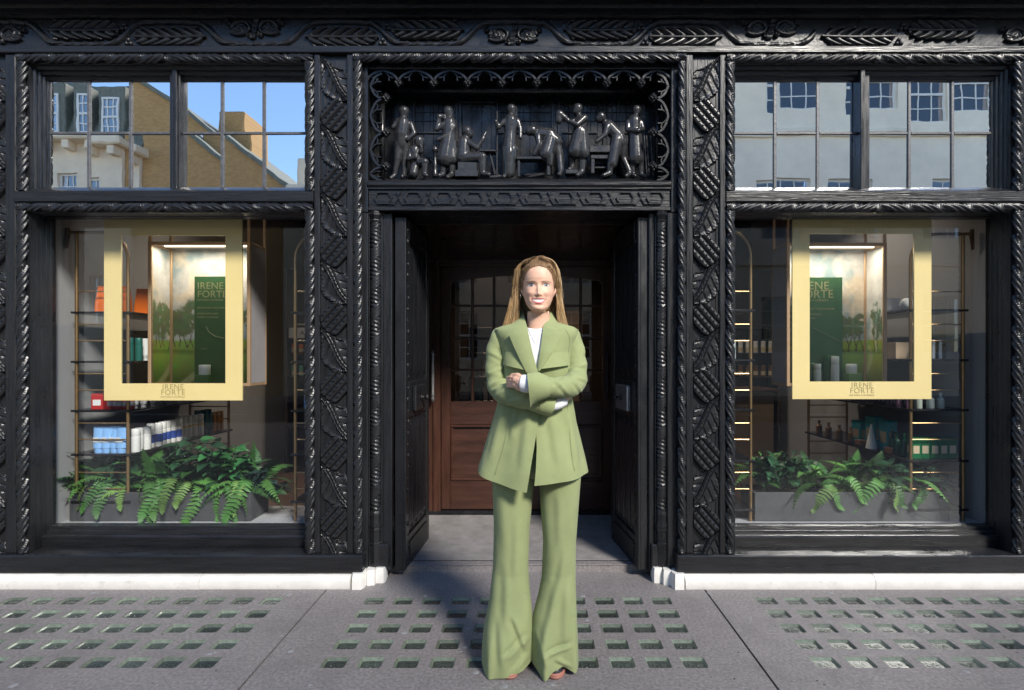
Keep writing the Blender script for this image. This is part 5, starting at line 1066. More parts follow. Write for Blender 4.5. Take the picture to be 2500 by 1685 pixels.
def leafy(p, h, kinds_, label, n=6, sd=.10, name='leafy_plant'):
    t = thing(name, label, 'plant', p, 'leafy plants in the window planters')
    for k in range(n):
        a = random.uniform(0, 2 * pi); r = random.uniform(.02, sd); top = (r * cos(a) * 1.3, r * sin(a) * .7 - .02, h * random.uniform(.55, 1.)); mid = (top[0] * .35, top[1] * .35, top[2] * .6)
        st = spline([(0, 0, -.01), mid, top], 7); sm = MB().tube(st, np.linspace(.0028, .0012, 7), 5).build('stem', GREENS[2], t, True)
        for j in range(5):
            q = st[2 + j % 5] if j < 4 else st[-1]; s = random.uniform(.7, 1.15); link('leaf', LV[random.choice(kinds_)], sm, tuple(q), (random.uniform(-.5, .5), random.uniform(-.5, .35), random.uniform(0, 2 * pi)), (s, s, s))
def hang_mesh(L, width, m, n=20):
    """A frond that leans out a little and then hangs down in front of the box."""
    mb = MB(); s = np.linspace(0, 1, n + 1); p_ = spline([(0, 0, 0), (.045, 0, .045), (.085, .01, .02), (.105, .0, -.35 * L), (.098, -.012, -.75 * L), (.11, .0, -L)], n + 1)
    mb.tube(p_, np.linspace(.0022, .0005, n + 1), 4, cap=False)
    for i in range(1, n + 1):
        w = width * sin(pi * min(1, .10 + .9 * s[i])) ** .8 + .005; f = p_[i] - p_[i - 1]; f /= np.linalg.norm(f); sdv = np.array((0., 1., 0.)); dn = np.cross(f, sdv); h = (L + .15) / n * .46
        for sd in (-1, 1):
            p = p_[i]; sw = random.uniform(.25, .4); dr = random.uniform(-.2, .25); c1 = p + sdv * sd * w * .55 + f * w * sw * .5; tip = p + sdv * sd * w + f * w * sw + dn * w * dr
            mb.add([p - f * h, c1 - f * h * .95 + dn * .002, tip, c1 + f * h * .95, p + f * h, p + dn * .001, c1 - dn * .002], [(0, 1, 6, 5), (1, 2, 6), (5, 6, 3, 4), (6, 2, 3)])
    return mb.mesh('frond', m, True)
HG = [hang_mesh(L, w, m) for (L, w, m) in ((.20, .040, GREENS[1]), (.15, .038, GREENS[3]), (.12, .034, GREENS[0]), (.23, .044, GREENS[0]))]
def hanging_fern(p, n, label, spread):
    t = thing('fern', label, 'fern', p, 'ferns in the window planters')
    for k in range(n):
        a = spread[0] + (spread[1] - spread[0]) * (k + random.uniform(.2, .8)) / n; s = random.uniform(.75, 1.1)
        link('frond', random.choice(HG), t, (random.uniform(-.05, .05), random.uniform(-.01, .02), random.uniform(-.02, .05)), (random.uniform(-.55, .55), random.uniform(-.25, .1), a), (s, s, s))
    for k in range(7):
        a = random.choice((0, pi)) + random.uniform(-.45, .25) * (1 if k % 2 else -1); s = random.uniform(.5, .85)
        link('frond', FR[random.choice((1, 3, 0))], t, (0, 0, .01), (random.uniform(-.7, .7), -random.uniform(-.1, .5), a), (s, s, s))
zt = .44
for i, xx_ in enumerate(np.linspace(-2.93, -1.84, 9)):
    fern((xx_, 3.80, zt), 13, (0, 2, 4, 5, 0, 1), f'green fern standing {ORD[i]} at the back of the left planter', (0, 2 * pi), (.7, 1.2), (.4, 1.3))
for i, xx_ in enumerate((-2.82, -2.62, -2.40, -2.24, -2.02, -1.88)):
    hanging_fern((xx_, 3.70, zt + .01), (3, 1, 5, 4, 2, 3)[i], f'bright fern hanging over the front edge of the left planter, {ORD[i]} of six', (pi * 1.2, pi * 1.8))
for i, (xx_, kd, h, lab) in enumerate(((-2.72, (1, 3), .28, 'dark leafy plant near the left end of the left planter'), (-2.32, (1,), .34, 'dark upright leafy plant in the middle of the left planter'), (-2.10, (0, 3), .33, 'glossy broad leaved plant right of centre in the left planter'), (-1.95, (0,), .33, 'bright broad leaved plant towards the right of the left planter'))): leafy((xx_, 3.74, zt), h, kd, lab, 10, .10)
leafy((-1.82, 3.72, zt), .16, (2,), 'blue green ivy spilling over the right end of the left planter', 9, .13, 'ivy'); leafy((-1.70, 3.72, .40), .10, (2,), 'small ivy trailing beyond the right end of the left planter', 7, .12, 'ivy')
fern((-1.76, 3.74, .40), 5, (1, 0, 2), 'low fern beyond the right end of the left planter', (-.5, .5), (.5, .8), (-.1, .4))
for i, xx_ in enumerate(np.linspace(1.52, 2.58, 8)):
    fern((xx_, 3.80, zt), 11, (2, 4, 0, 5, 1), f'green fern standing {ORD[i]} at the back of the right planter', (0, 2 * pi), (.6, 1.05), (.4, 1.25))
for i, xx_ in enumerate((1.88, 2.06, 2.26, 2.44)):
    hanging_fern((xx_, 3.70, zt + .01), (2, 1, 3, 1)[i], f'bright fern hanging over the front edge of the right planter, {ORD[i]} of four', (pi * 1.25, pi * 1.75))
for i, (xx_, kd, h, lab) in enumerate(((1.52, (1, 3), .27, 'tall dark leafy plant at the left end of the right planter'), (1.68, (1,), .25, 'dark pointed leafy plant second from left in the right planter'), (2.34, (1, 3), .20, 'dark leafy plant right of centre in the right planter'), (2.53, (1,), .18, 'low dark leafy plant at the right end of the right planter'))): leafy((xx_, 3.74, zt), h, kd, lab, 11, .09)
leafy((2.63, 3.70, .43), .13, (1, 2), 'small trailing plant hanging over the right end of the right planter', 7, .09, 'ivy')
# ================================================================== the woman
WD = 2.46
wm = thing('person', 'person with long fair hair in a sage green trouser suit standing with crossed arms', 'person', (X(1218, WD), WD, 0), world=True)
def ridges(dx, dy, segs):
    """Sum of cloth folds; each (x1,y1,x2,y2,width px,height m): a ridge with a valley on its lower/right side."""
    r = 0.
    for (x1, y1, x2, y2, w, h) in segs:
        vx, vy = x2 - x1, y2 - y1; L = sqrt(vx * vx + vy * vy); t = ((dx - x1) * vx + (dy - y1) * vy) / (L * L); q = ((dx - x1) * -vy + (dy - y1) * vx) / L
        e = smoothstep(-.12, .25, t) * smoothstep(1.12, .75, t); r = r + h * e * (np.exp(-(q / w) ** 2) - .8 * np.exp(-((q - 1.6 * w) / w) ** 2))
    return r
def to_pic(x, y, z): return CX + x * FPX / y, CY - (z - CAMZ) * FPX / y
# ---- torso shape: rows (dy, left dx, right dx, half depth)
TT = np.array([(731, 1184, 1258, .052), (736, 1164, 1276, .072), (742, 1138, 1300, .086), (749, 1124, 1313, .094), (762, 1126, 1312, .104), (780, 1134, 1304, .112), (800, 1140, 1298, .120), (840, 1143, 1296, .122), (880, 1140, 1297, .112),
               (915, 1131, 1301, .112), (960, 1118, 1308, .124), (1010, 1103, 1319, .138), (1062, 1088, 1330, .150), (1105, 1077, 1338, .156)], float)
tz = np.array([Z(v, WD) for v in TT[:, 0]])[::-1]
def tor(z):
    l = np.interp(z, tz, X(TT[:, 1], WD)[::-1]); r = np.interp(z, tz, X(TT[:, 2], WD)[::-1]); b = np.interp(z, tz, TT[:, 3][::-1]); return (l + r) / 2, (r - l) / 2, b
EXN = 2.35
def front_y(x, z, off=0.):
    c, a, b = tor(z); u = np.clip(np.abs(x - c) / a, 0, .999); return WD - b * (1 - u ** EXN) ** (1 / EXN) - off
def ring_pt(phi, z):
    c, a, b = tor(z); s, k = np.sin(phi), np.cos(phi); e_ = 2 / EXN
    return c + a * np.sign(s) * np.abs(s) ** e_, WD - b * np.sign(k) * np.abs(k) ** e_
def phi_of(x, z):
    c, a, b = tor(z); u = np.clip((x - c) / a, -.98, .98); return np.arcsin(np.sign(u) * np.abs(u) ** (EXN / 2))
def solid(o, t, off=0.):
    m = o.modifiers.new('thickness', 'SOLIDIFY'); m.thickness = t; m.offset = off
    e = o.modifiers.new('crisp_edges', 'EDGE_SPLIT'); e.split_angle = radians(48); return o
jacket_rows = 64; cols_n = 150
hem_l = lambda: 0
dyv = np.linspace(0, 1, jacket_rows)
EL = (np.array([731, 744, 800, 842, 905, 935, 960, 1005, 1050, 1098]), np.array([1191, 1197, 1209, 1220, 1226, 1224, 1221, 1213, 1205, 1197.]))
ER = (np.array([731, 744, 800, 842, 905, 935, 960, 1005, 1050, 1090]), np.array([1241, 1234, 1226, 1220, 1214, 1214, 1217, 1219, 1217, 1213.]))
Q = np.zeros((jacket_rows, cols_n, 3))
for j in range(cols_n):
    t = j / (cols_n - 1)            # 0 = free edge of the left panel, then round the back, 1 = edge of the right panel
    hem = np.interp(t, [0, .05, .2, .32, .5, .68, .8, .93, 1], [1098, 1090, 1066, 1061, 1072, 1072, 1073, 1080, 1085])
    for i in range(jacket_rows):
        dy = 731 + (hem - 731) * dyv[i] ** .95; z = Z(dy, WD)
        p0 = phi_of(X(np.interp(dy, *EL), WD - .12), z); p1 = -2 * pi + phi_of(X(np.interp(dy, *ER), WD - .12), z)
        te = t + .05 * sin(2 * pi * t) * 0; ph = p0 + (p1 - p0) * te; x, y = ring_pt(ph, z)
        f = smoothstep(880, 1090, dy); w = (.007 * sin(ph * 4 + .6) + .005 * sin(ph * 7 + 2)) * f
        lift = .008 * smoothstep(.10, .0, t) - .003 * smoothstep(.9, 1., t)
        px_, py_ = to_pic(x, y, z); n_ = (float(ridges(px_, py_, [(1172, 925, 1160, 1000, 7, .006), (1200, 940, 1185, 1070, 9, .005), (1250, 935, 1270, 1060, 9, .005), (1290, 930, 1312, 1060, 8, .007), (1145, 930, 1115, 1050, 8, .006), (1195, 935, 1175, 965, 6, .004)])) if y < WD else 0) + .0025 * (fbm(np.array([ph * 3.0]), np.array([dy / 24.]), 3, 5)[0] - .45)
        c, a, b = tor(z); dx_, dy_ = (x - c) / a, (y - WD) / b; q_ = sqrt(dx_ * dx_ + dy_ * dy_) + 1e-9
        Q[i, j] = (x + dx_ / q_ * (w + n_), y + dy_ / q_ * (w + n_) - lift, z)
jk = solid(MB().grid(Q).build('jacket', SUIT, wm, True), .0028)
# princess seams: fine raised lines following the cloth
def on_front(pts, off):
    return [(X(a, WD - .11), float(front_y(X(a, WD - .11), Z(b, WD - .11), off)), Z(b, WD - .11)) for a, b in pts]
for pts in (((1163, 912), (1156, 960), (1144, 1020), (1126, 1076)), ((1289, 912), (1293, 960), (1298, 1020), (1305, 1070))):
    MB().tube(on_front(np.array(spline([(a, b, 0) for a, b in pts], 16))[:, :2], .0045), .0007, 5).build('seam', SUIT2, jk, True)
def sheet(inner, outer, name, parent, n=26, m=8, off0=.006, off1=.008, mat_=SUIT, d=WD - .115, thick=.003, ys=None, bulge=0.):
    """Cloth piece between two edges given in picture points, laid on the jacket front."""
    A_i = spline([(a, b, 0) for a, b in inner], n)[:, :2]; B_o = spline([(a, b, 0) for a, b in outer], n)[:, :2]; G_ = np.zeros((n, m, 3))
    for i in range(n):
        for k in range(m):
            s = k / (m - 1); a, b = A_i[i] * (1 - s) + B_o[i] * s; x, z = X(a, d), Z(b, d)
            y = front_y(x, z, off0 + (off1 - off0) * s + bulge * sin(pi * s))
            G_[i, k] = (x, y, z)
    return solid(MB().grid(G_).build(name, mat_, parent, True), thick)
# lapels (long triangles), right under left
sheet([(1234, 742), (1230, 775), (1225, 810), (1220, 842)], [(1279, 755), (1262, 785), (1244, 814), (1226, 842)], 'lapel', jk, off0=.013, off1=.021, bulge=.003)
sheet([(1197, 742), (1204, 775), (1212, 810), (1222, 846)], [(1154, 755), (1167, 786), (1181, 816), (1196, 846)], 'lapel', jk, off0=.018, off1=.025, bulge=.003)
# collar wings, explicit points (x dx, dy, depth) inner and outer edge
def collar(pts_in, pts_out):
    a = spline([W(*p) for p in pts_in], 14); b = spline([W(*p) for p in pts_out], 14); G_ = np.zeros((14, 7, 3))
    for k in range(7): s = k / 6; G_[:, k] = a * (1 - s) + b * s; G_[:, k, 1] -= .006 * sin(pi * s)
    solid(MB().grid(G_).build('collar', SUIT, jk, True), .0035)
collar([(1186, 704, 2.50), (1190, 715, 2.455), (1194, 731, 2.40), (1197.5, 745, 2.365)], [(1168, 722, 2.50), (1163, 733, 2.455), (1160, 745, 2.395), (1176, 759, 2.345)])
collar([(1254, 704, 2.50), (1248, 715, 2.455), (1241, 731, 2.40), (1234.5, 745, 2.365)], [(1262, 722, 2.50), (1268, 733, 2.455), (1272, 745, 2.395), (1258, 757, 2.345)])
MB().tube(spline([W(1186, 706, 2.50), W(1192, 704, 2.535), (X(1220, 2.55), 2.552, Z(702, 2.55)), W(1247, 704, 2.535), W(1254, 706, 2.50)], 14), .012, 8, flat=2.2).build('collar_stand', SUIT, jk, True)
# breast pocket flaps
sheet([(1148, 799), (1176, 800)], [(1141, 829), (1191, 840)], 'pocket_flap', jk, n=14, off0=.005, off1=.021)
sheet([(1255, 801), (1291, 799)], [(1229, 838), (1295, 830)], 'pocket_flap', jk, n=14, off0=.005, off1=.021)
# ---- sleeves
def sleeve(pts, rad, name='sleeve', n=110, m=44, wr=.0030, seed=1, parent=None, flat=1., folds=None):
    p = spline([W(*q) for q in pts], n); r = np.interp(np.linspace(0, 1, n), np.linspace(0, 1, len(rad)), rad)
    mb = MB().tube(p, r, m, cap=False); V = np.array(mb.v).reshape(n, m, 3); C = p[:, None, :]; D = V - C
    curv = np.linalg.norm(np.gradient(np.gradient(p, axis=0), axis=0), axis=1); curv = curv / curv.max()
    ii, jj = np.meshgrid(np.arange(n), np.arange(m), indexing='ij'); ang = 2 * pi * jj / m
    w = wr * (np.sin(ii * .41 + 2.2 * np.sin(ang + seed)) * (.35 + 1.3 * curv[:, None]) + 1.6 * (fbm(ii * .087 + seed, np.cos(ang) * 1.3 + 4, 3, seed) - .45) + 1.2 * (fbm(ii * .055 + seed, np.sin(ang) * 1.6 + 4, 3, seed + 3) - .45))
    if folds:
        a_, b_ = to_pic(V[..., 0], V[..., 1], V[..., 2]); w = w + np.where(D[..., 1] < 0, ridges(a_, b_, folds), 0)
    V = V + D / np.linalg.norm(D, axis=2)[..., None] * w[..., None]; mb2 = MB().grid(V, closed_u=True)
    c0 = len(mb2.v); mb2.v.append(tuple(p[0])); mb2.v.append(tuple(p[-1]))
    return mb2.build(name, SUIT, parent or jk, True)
lsl = sleeve([(1156, 760, 2.466), (1139, 764, 2.463), (1130, 790, 2.46), (1128, 825, 2.452), (1129, 862, 2.436), (1138, 886, 2.405), (1162, 898, 2.352), (1200, 907, 2.318), (1248, 921, 2.305)], [.026, .039, .0450, .0470, .0465, .049, .046, .043, .043], seed=1, wr=.0022, folds=[(1160, 856, 1118, 874, 3, .006), (1158, 868, 1116, 888, 3, .006), (1152, 880, 1120, 904, 3, .004), (1112, 800, 1148, 820, 4, .004), (1148, 832, 1110, 850, 4, .004), (1200, 898, 1150, 915, 4, .004), (1235, 908, 1190, 920, 4, .003)])
rsl = sleeve([(1280, 760, 2.466), (1296, 764, 2.463), (1304, 790, 2.458), (1307, 818, 2.447), (1309, 850, 2.42), (1302, 873, 2.36), (1278, 879, 2.293), (1250, 880, 2.256), (1226, 879, 2.243)], [.026, .039, .0445, .0460, .046, .048, .043, .040, .042], seed=2, wr=.0022, folds=[(1292, 848, 1332, 866, 3, .006), (1300, 862, 1322, 892, 3, .005), (1285, 858, 1262, 880, 4, .004), (1328, 806, 1296, 822, 4, .004), (1332, 826, 1294, 842, 3.5, .005), (1260, 862, 1292, 896, 4, .004), (1290, 815, 1330, 800, 4, .003)])
for nm, c in (('shoulder', (1139, 757, 2.462)), ('shoulder', (1297, 757, 2.462))): pass
# armhole seams
for s_, cx in ((-1, 1147), (1, 1292)):
    MB().tube(on_front(np.array(spline([(cx - s_ * 6, 748, 0), (cx + s_ * 3, 768, 0), (cx + s_ * 1, 800, 0)], 12))[:, :2], .003), .0008, 5).build('seam', SUIT2, jk, True)
# flared cuffs
def cuff(rings, parent, name='cuff', th=.003):
    """rings: (dx, dy, depth, half height above, half height below, half depth, lean)"""
    G_ = np.zeros((len(rings), 30, 3))
    for i, (a, b, d, hu, hd_, hy, ln) in enumerate(rings):
        x0_, y0_, z0_ = W(a, b, d)
        for k in range(30):
            t = 2 * pi * k / 30; v = cos(t); hz = hu if v > 0 else hd_
            G_[i, k] = (x0_ + ln * v * (1 if v < 0 else .6), y0_ + hy * np.sign(sin(t)) * abs(sin(t)) ** (1.35 if v < 0 and hd_ > .07 else 1.), z0_ + hz * v)
    return solid(MB().grid(G_, closed_u=True).build(name, SUIT, parent, True), th)
cuff([(1246, 879, 2.252, .041, .040, .040, -.004), (1236, 878, 2.246, .046, .047, .044, -.004), (1222, 876, 2.240, .052, .062, .047, .002), (1210, 874, 2.236, .048, .078, .049, .004), (1200, 872, 2.234, .040, .092, .048, -.008)], rsl)
cuff([(1226, 916, 2.306, .043, .043, .040, .0), (1240, 919, 2.304, .044, .043, .042, .0), (1252, 922, 2.304, .042, .040, .043, .004), (1259, 924, 2.306, .036, .034, .043, .014)], lsl)
# ---- shirt cuffs and T-shirt
def plain_tube(pts, rad, name, mat_, parent, n=14, m=18):
    return MB().tube(spline([W(*q) for q in pts], n), np.interp(np.linspace(0, 1, n), np.linspace(0, 1, len(rad)), rad), m, cap=True, flat=1.0).build(name, mat_, parent, True)
ts = sheet([(1186, 742), (1218, 747), (1247, 742)], [(1186, 852), (1218, 852), (1247, 852)], 't_shirt', wm, n=24, m=14, off0=.001, off1=-.004, mat_=SHIRT, thick=.002)
plain_tube([(1218, 873, 2.240), (1198, 872, 2.240), (1186, 871, 2.246)], [.036, .036, .034], 'shirt_cuff', SHIRT, ts)
plain_tube([(1248, 921, 2.312), (1264, 918, 2.320), (1281, 911, 2.345)], [.025, .024, .022], 'shirt_cuff', SHIRT, ts)
# ---- trousers
def leg(rows, seed, hem, folds):
    """Rings from hip to hem; rows (dy, left dx, right dx) give the outline, hem lists (angle, dx, depth, z) round the bottom edge."""
    R = np.array(rows, float); n = 130; m = 100; ang = np.linspace(-pi, pi, m, endpoint=False); G_ = np.zeros((n, m, 3))
    H = np.array([(a, X(dx, d), d, z) for a, dx, d, z in hem]); Hx = np.concatenate([H[-1:], H, H[:1]]); Hx[0, 0] -= 2 * pi; Hx[-1, 0] += 2 * pi
    hp = np.stack([np.interp(ang, Hx[:, 0], Hx[:, k]) for k in (1, 2, 3)], 1)
    for k in range(2): hp = .5 * hp + .25 * np.roll(hp, 1, 0) + .25 * np.roll(hp, -1, 0)
    zt_, zrow = Z(1060, 2.455), np.array([Z(v, 2.455) for v in R[:, 0]])
    ex = 2 / 2.2
    for i in range(n):
        t = i / (n - 1); z = zt_ * (1 - t) + .012 * t; l = np.interp(-z, -zrow, R[:, 1]); r = np.interp(-z, -zrow, R[:, 2]); x0_, x1_ = X(l, 2.455), X(r, 2.455)
        hb = np.interp(-z, [-.85, -.58, -.40, -.20, 0], [.098, .085, .074, .092, .112]); yc = np.interp(-z, [-.85, -.4, 0], [2.465, 2.455, 2.445]); wgt = smoothstep(.30, .012, z); f = smoothstep(.5, .1, z)
        s, c = np.sin(ang), np.cos(ang); ex_ = (x0_ + x1_) / 2 + (x1_ - x0_) / 2 * np.sign(s) * np.abs(s) ** ex; ey = yc - hb * np.sign(c) * np.abs(c) ** ex
        x = ex_ * (1 - wgt) + hp[:, 0] * wgt; y = ey * (1 - wgt) + hp[:, 1] * wgt; zz = z + (hp[:, 2] - .012) * smoothstep(.14, .012, z)
        g = (f * (.0035 * np.sin(4 * ang + seed + z * 5) + .003 * np.sin(7 * ang + 2 * seed)) + .002 * np.sin(3 * ang + z * 14 + seed))
        px_, py_ = to_pic(x, y, zz); g = g + ridges(px_, py_, folds) * np.clip(c * 2, 0, 1)
        G_[i, :, 0] = x + g * s * .4; G_[i, :, 1] = y - g * c; G_[i, :, 2] = zz
    return G_
LG = leg([(1060, 1113, 1217), (1100, 1119, 1212), (1197, 1122, 1202), (1286, 1121, 1200), (1340, 1115, 1203), (1372, 1111, 1206), (1430, 1103, 1209), (1480, 1097, 1209), (1500, 1096, 1209)], .7,
         [(-2.3, 1112, 2.53, .02), (-1.6, 1095, 2.445, .018), (-1.15, 1100, 2.375, .008), (-.62, 1110, 2.322, .003), (.0, 1148, 2.333, .010), (.6, 1186, 2.35, .024), (1.4, 1212, 2.41, .045), (2.3, 1196, 2.53, .03), (3.05, 1152, 2.565, .02)],
         [(1152, 1290, 1150, 1440, 9, .005), (1178, 1180, 1170, 1330, 9, .004), (1135, 1400, 1142, 1520, 8, .006), (1166, 1400, 1196, 1480, 6, .010), (1202, 1446, 1150, 1496, 6, .010), (1204, 1482, 1168, 1526, 6, .007), (1140, 1110, 1145, 1240, 9, .003)])
RG = leg([(1060, 1219, 1322), (1089, 1225, 1319), (1229, 1234, 1307), (1311, 1231, 1307), (1356, 1222, 1308), (1394, 1213, 1308), (1440, 1206, 1308), (1483, 1203, 1309), (1500, 1202, 1310)], 2.3,
         [(-2.4, 1216, 2.53, .03), (-1.6, 1203, 2.43, .042), (-.95, 1221, 2.352, .022), (-.45, 1238, 2.316, .002), (.05, 1254, 2.332, .030), (.5, 1280, 2.348, .046), (.95, 1309, 2.345, .016), (1.5, 1312, 2.42, .02), (2.4, 1298, 2.53, .02), (3.05, 1260, 2.565, .02)],
         [(1285, 1260, 1245, 1440, 8, .007), (1262, 1330, 1232, 1480, 8, .006), (1290, 1340, 1285, 1480, 9, .005), (1215, 1430, 1246, 1520, 6, .006), (1300, 1466, 1238, 1492, 5, .010), (1262, 1498, 1300, 1516, 5, .007), (1270, 1120, 1272, 1250, 9, .004)])
mbt = MB(); mbt.grid(LG, closed_u=True); mbt.grid(RG, closed_u=True)
# seat joining the two legs, hidden under the jacket
seat = np.zeros((6, 40, 3))
for i, (dy, w) in enumerate(((985, .86), (1010, .90), (1035, .95), (1058, 1.0), (1066, 1.0), (1078, .9))):
    for k in range(40):
        a = 2 * pi * k / 40; seat[i, k] = (X(1218, WD) + X(1218 + 103, WD) * 0 + .190 * w * np.sign(sin(a)) * abs(sin(a)) ** .85, WD - .100 * w * np.sign(cos(a)) * abs(cos(a)) ** .85, Z(dy, WD))
mbt.grid(seat, closed_u=True)
tro = mbt.build('trousers', SUIT, wm, True); solid(tro, .003)
# ---- shoes
def shoe(x, y, rot):
    prof = [(0, .02), (.03, .036), (.09, .042), (.16, .036), (.22, .034), (.255, .036)]
    mb = MB(); n = 26; out = []
    for k in range(n):
        t = 2 * pi * k / n; w = .043 * (1 + .12 * cos(t)); out.append((w * sin(t) * abs(sin(t)) ** -.15 if abs(sin(t)) > 1e-6 else 0, -.125 * np.sign(cos(t)) * abs(cos(t)) ** .8))
    L = []
    for z, s in ((.001, .97), (.004, 1.), (.010, 1.02), (.013, 1.), (.0145, 1.02), (.016, 1.), (.019, 1.02), (.022, 1.), (.024, .96)): L.append([(a * s, b * s, z) for a, b in out])
    mb.add(sum(L, []), [(i * n + j, i * n + (j + 1) % n, (i + 1) * n + (j + 1) % n, (i + 1) * n + j) for i in range(len(L) - 1) for j in range(n)] + [tuple(range(n)), tuple((len(L) - 1) * n + j for j in range(n))])
    o = mb.build('shoe', SHOE_SOLE, wm, 50); o.location = (x, y, 0); o.rotation_euler = (0, 0, rot)
    up = MB(); L = []
    for z, s, back in ((.023, .95, 0), (.042, .93, .004), (.060, .84, .02), (.075, .62, .055), (.085, .42, .075)): L.append([(a * s, b * s + back, z) for a, b in out])
    up.add(sum(L, []), [(i * n + j, i * n + (j + 1) % n, (i + 1) * n + (j + 1) % n, (i + 1) * n + j) for i in range(len(L) - 1) for j in range(n)] + [tuple((len(L) - 1) * n + j for j in range(n))])
    up.build('shoe_upper', SHOE_UP, o, True)
shoe(X(1150, 2.44), 2.452, .18); shoe(X(1264, 2.43), 2.452, -.10)
# ---- head and neck (one lofted surface); z measured from the chin
HX = X(1223.5, 2.345); CHZ = Z(707.4, 2.35); HY = 2.428
hz = np.array([0, .008, .018, .030, .048, .075, .108, .14, .165, .19, .21, .222, .2285])
hw_ = np.array([.021, .034, .0435, .052, .0610, .0675, .0715, .0725, .0705, .062, .046, .027, .004])
hw_ = hw_ * np.interp(hz, [0, .05, .14, .2], [.97, .93, .925, .95])
hf = np.array([-.074, -.083, -.0845, -.0815, -.0840, -.0850, -.0815, -.0880, -.0850, -.0735, -.053, -.030, -.004])
hbk = np.array([.005, .012, .022, .034, .052, .074, .090, .098, .097, .086, .064, .038, .006])
nk = [(-.135, .060, -.045, .07), (-.120, .075, -.055, .08), (-.105, .078, -.058, .083), (-.085, .058, -.046, .074), (-.06, .0505, -.042, .066), (-.03, .0485, -.043, .062), (-.008, .048, -.046, .058), (.004, .046, -.054, .050), (.004, .036, -.066, .02)]
lev = [(z, w, f, b) for z, w, f, b in nk]
zs_f = np.concatenate([np.linspace(0, .07, 60), np.linspace(.0712, .14, 58), np.linspace(.1435, .2285, 34)])
for z in zs_f: lev.append((z, np.interp(z, hz, hw_), np.interp(z, hz, hf), np.interp(z, hz, hbk)))
LV_ = np.array(lev)
for col in (1, 2, 3):          # soften the interpolated outline
    a = LV_[9:, col].copy()
    for _ in range(14): a[1:-1] = .25 * a[:-2] + .5 * a[1:-1] + .25 * a[2:]
    LV_[9:, col] = a
na = 240; th = np.linspace(-pi, pi, na, endpoint=False); th = th - .45 * np.sin(th)      # denser at the front
HP = np.zeros((len(LV_), na, 3))
for i, (z, w, f, b) in enumerate(LV_):
    c = np.cos(th); s = np.sin(th); yc = f + (b - f) * .52; ex = 2 / 2.25
    HP[i, :, 0] = w * np.sign(s) * np.abs(s) ** ex; HP[i, :, 1] = np.where(c > 0, yc - (yc - f) * np.abs(c) ** ex, yc + (b - yc) * np.abs(c) ** ex); HP[i, :, 2] = z
xh, zh = HP[..., 0], HP[..., 2]; frontm = (HP[..., 1] < 0)
gs = lambda x0, z0, sx, sz: np.exp(-((xh - x0) / sx) ** 2 - ((zh - z0) / sz) ** 2)
ga = lambda x0, z0, sx, su, sd: np.exp(-((xh - x0) / sx) ** 2 - ((zh - z0) / np.where(zh > z0, su, sd)) ** 2)
D = np.zeros_like(xh)
D += .0120 * ga(0, .0700, .0085, .026, .0090) + .0045 * ga(0, .095, .0065, .018, .02) + .0035 * ga(0, .0690, .0075, .007, .0075)
D += .0046 * (ga(.0115, .0675, .0055, .0080, .0065) + ga(-.0115, .0675, .0055, .0080, .0065)) - .0008 * (ga(.0075, .0610, .003, .0025, .002) + ga(-.0075, .0610, .003, .0025, .002))
for s_ in (-1, 1):
    D -= .0065 * gs(s_ * .030, .1085, .016, .0095) + .003 * gs(s_ * .0135, .106, .006, .009)
    D += .0040 * gs(s_ * .0305, .1075, .0105, .0062) + .0030 * gs(s_ * .033, .1225, .018, .0050)
    D += .0075 * gs(s_ * .039, .0755, .0175, .0150) - .0030 * gs(s_ * .0295, .0545, .0060, .011) + .003 * gs(s_ * .037, .048, .010, .012)
    D -= .0018 * gs(s_ * .0310, .0475, .0035, .004)
D += .0020 * ga(0, .0535, .022, .005, .004) + .0050 * ga(0, .0335, .017, .0055, .0045) - .0030 * gs(0, .0235, .014, .005) + .0035 * gs(0, .012, .014, .009)
mz = .0440 + .0055 * (xh / .029) ** 2; D -= .0012 * np.exp(-((zh - mz - .001) / .0042) ** 2) * smoothstep(.030, .024, np.abs(xh))
ear = np.zeros_like(D)
for s_ in (-1, 1): ear += np.exp(-((zh - .092) / .020) ** 2) * np.exp(-((HP[..., 1] + .000) / .0095) ** 2) * (np.sign(xh) == s_)
HP[..., 1] -= np.where(frontm & (zh > -.01), D, 0); HP[..., 0] += np.sign(xh) * ear * .012; HP[..., 1] += ear * .006
# colours
skin = np.array((.70, .425, .300)); C = np.tile(skin, (*xh.shape, 1))
def paint(mask, col, k=1.):
    global C
    m_ = np.clip(mask * k, 0, 1)[..., None]; C = C * (1 - m_) + np.array(col) * m_
fm = frontm * (zh > 0)
paint(.40 * fm * (gs(.042, .070, .017, .013) + gs(-.042, .070, .017, .013)), (.66, .30, .23)); paint(.30 * fm * gs(0, .068, .012, .008), (.68, .33, .26))
paint(.22 * fm * (gs(.031, .113, .016, .006) + gs(-.031, .113, .016, .006)), (.42, .24, .18))
lip_u = (zh - (.0495 + .0012 * np.cos(xh / .029 * pi))); mw = smoothstep(.0325, .0300, np.abs(xh))
top_t = .0490 - .0005 * (xh / .029) ** 2; bot_t = .0380 + .0105 * (xh / .029) ** 2; top_l = .0490 + (.0058 - .0045 * (xh / .031) ** 2) - .0012 * np.exp(-(xh / .004) ** 2); bot_l = .0290 + .0185 * (xh / .031) ** 2
paint(fm * mw * smoothstep(-.0005, .0005, top_l - zh) * smoothstep(-.0008, .0006, zh - bot_l), (.55, .17, .16))
teeth = fm * smoothstep(.0292, .0272, np.abs(xh)) * smoothstep(-.0003, .0004, top_t - zh) * smoothstep(-.0003, .0004, zh - bot_t)
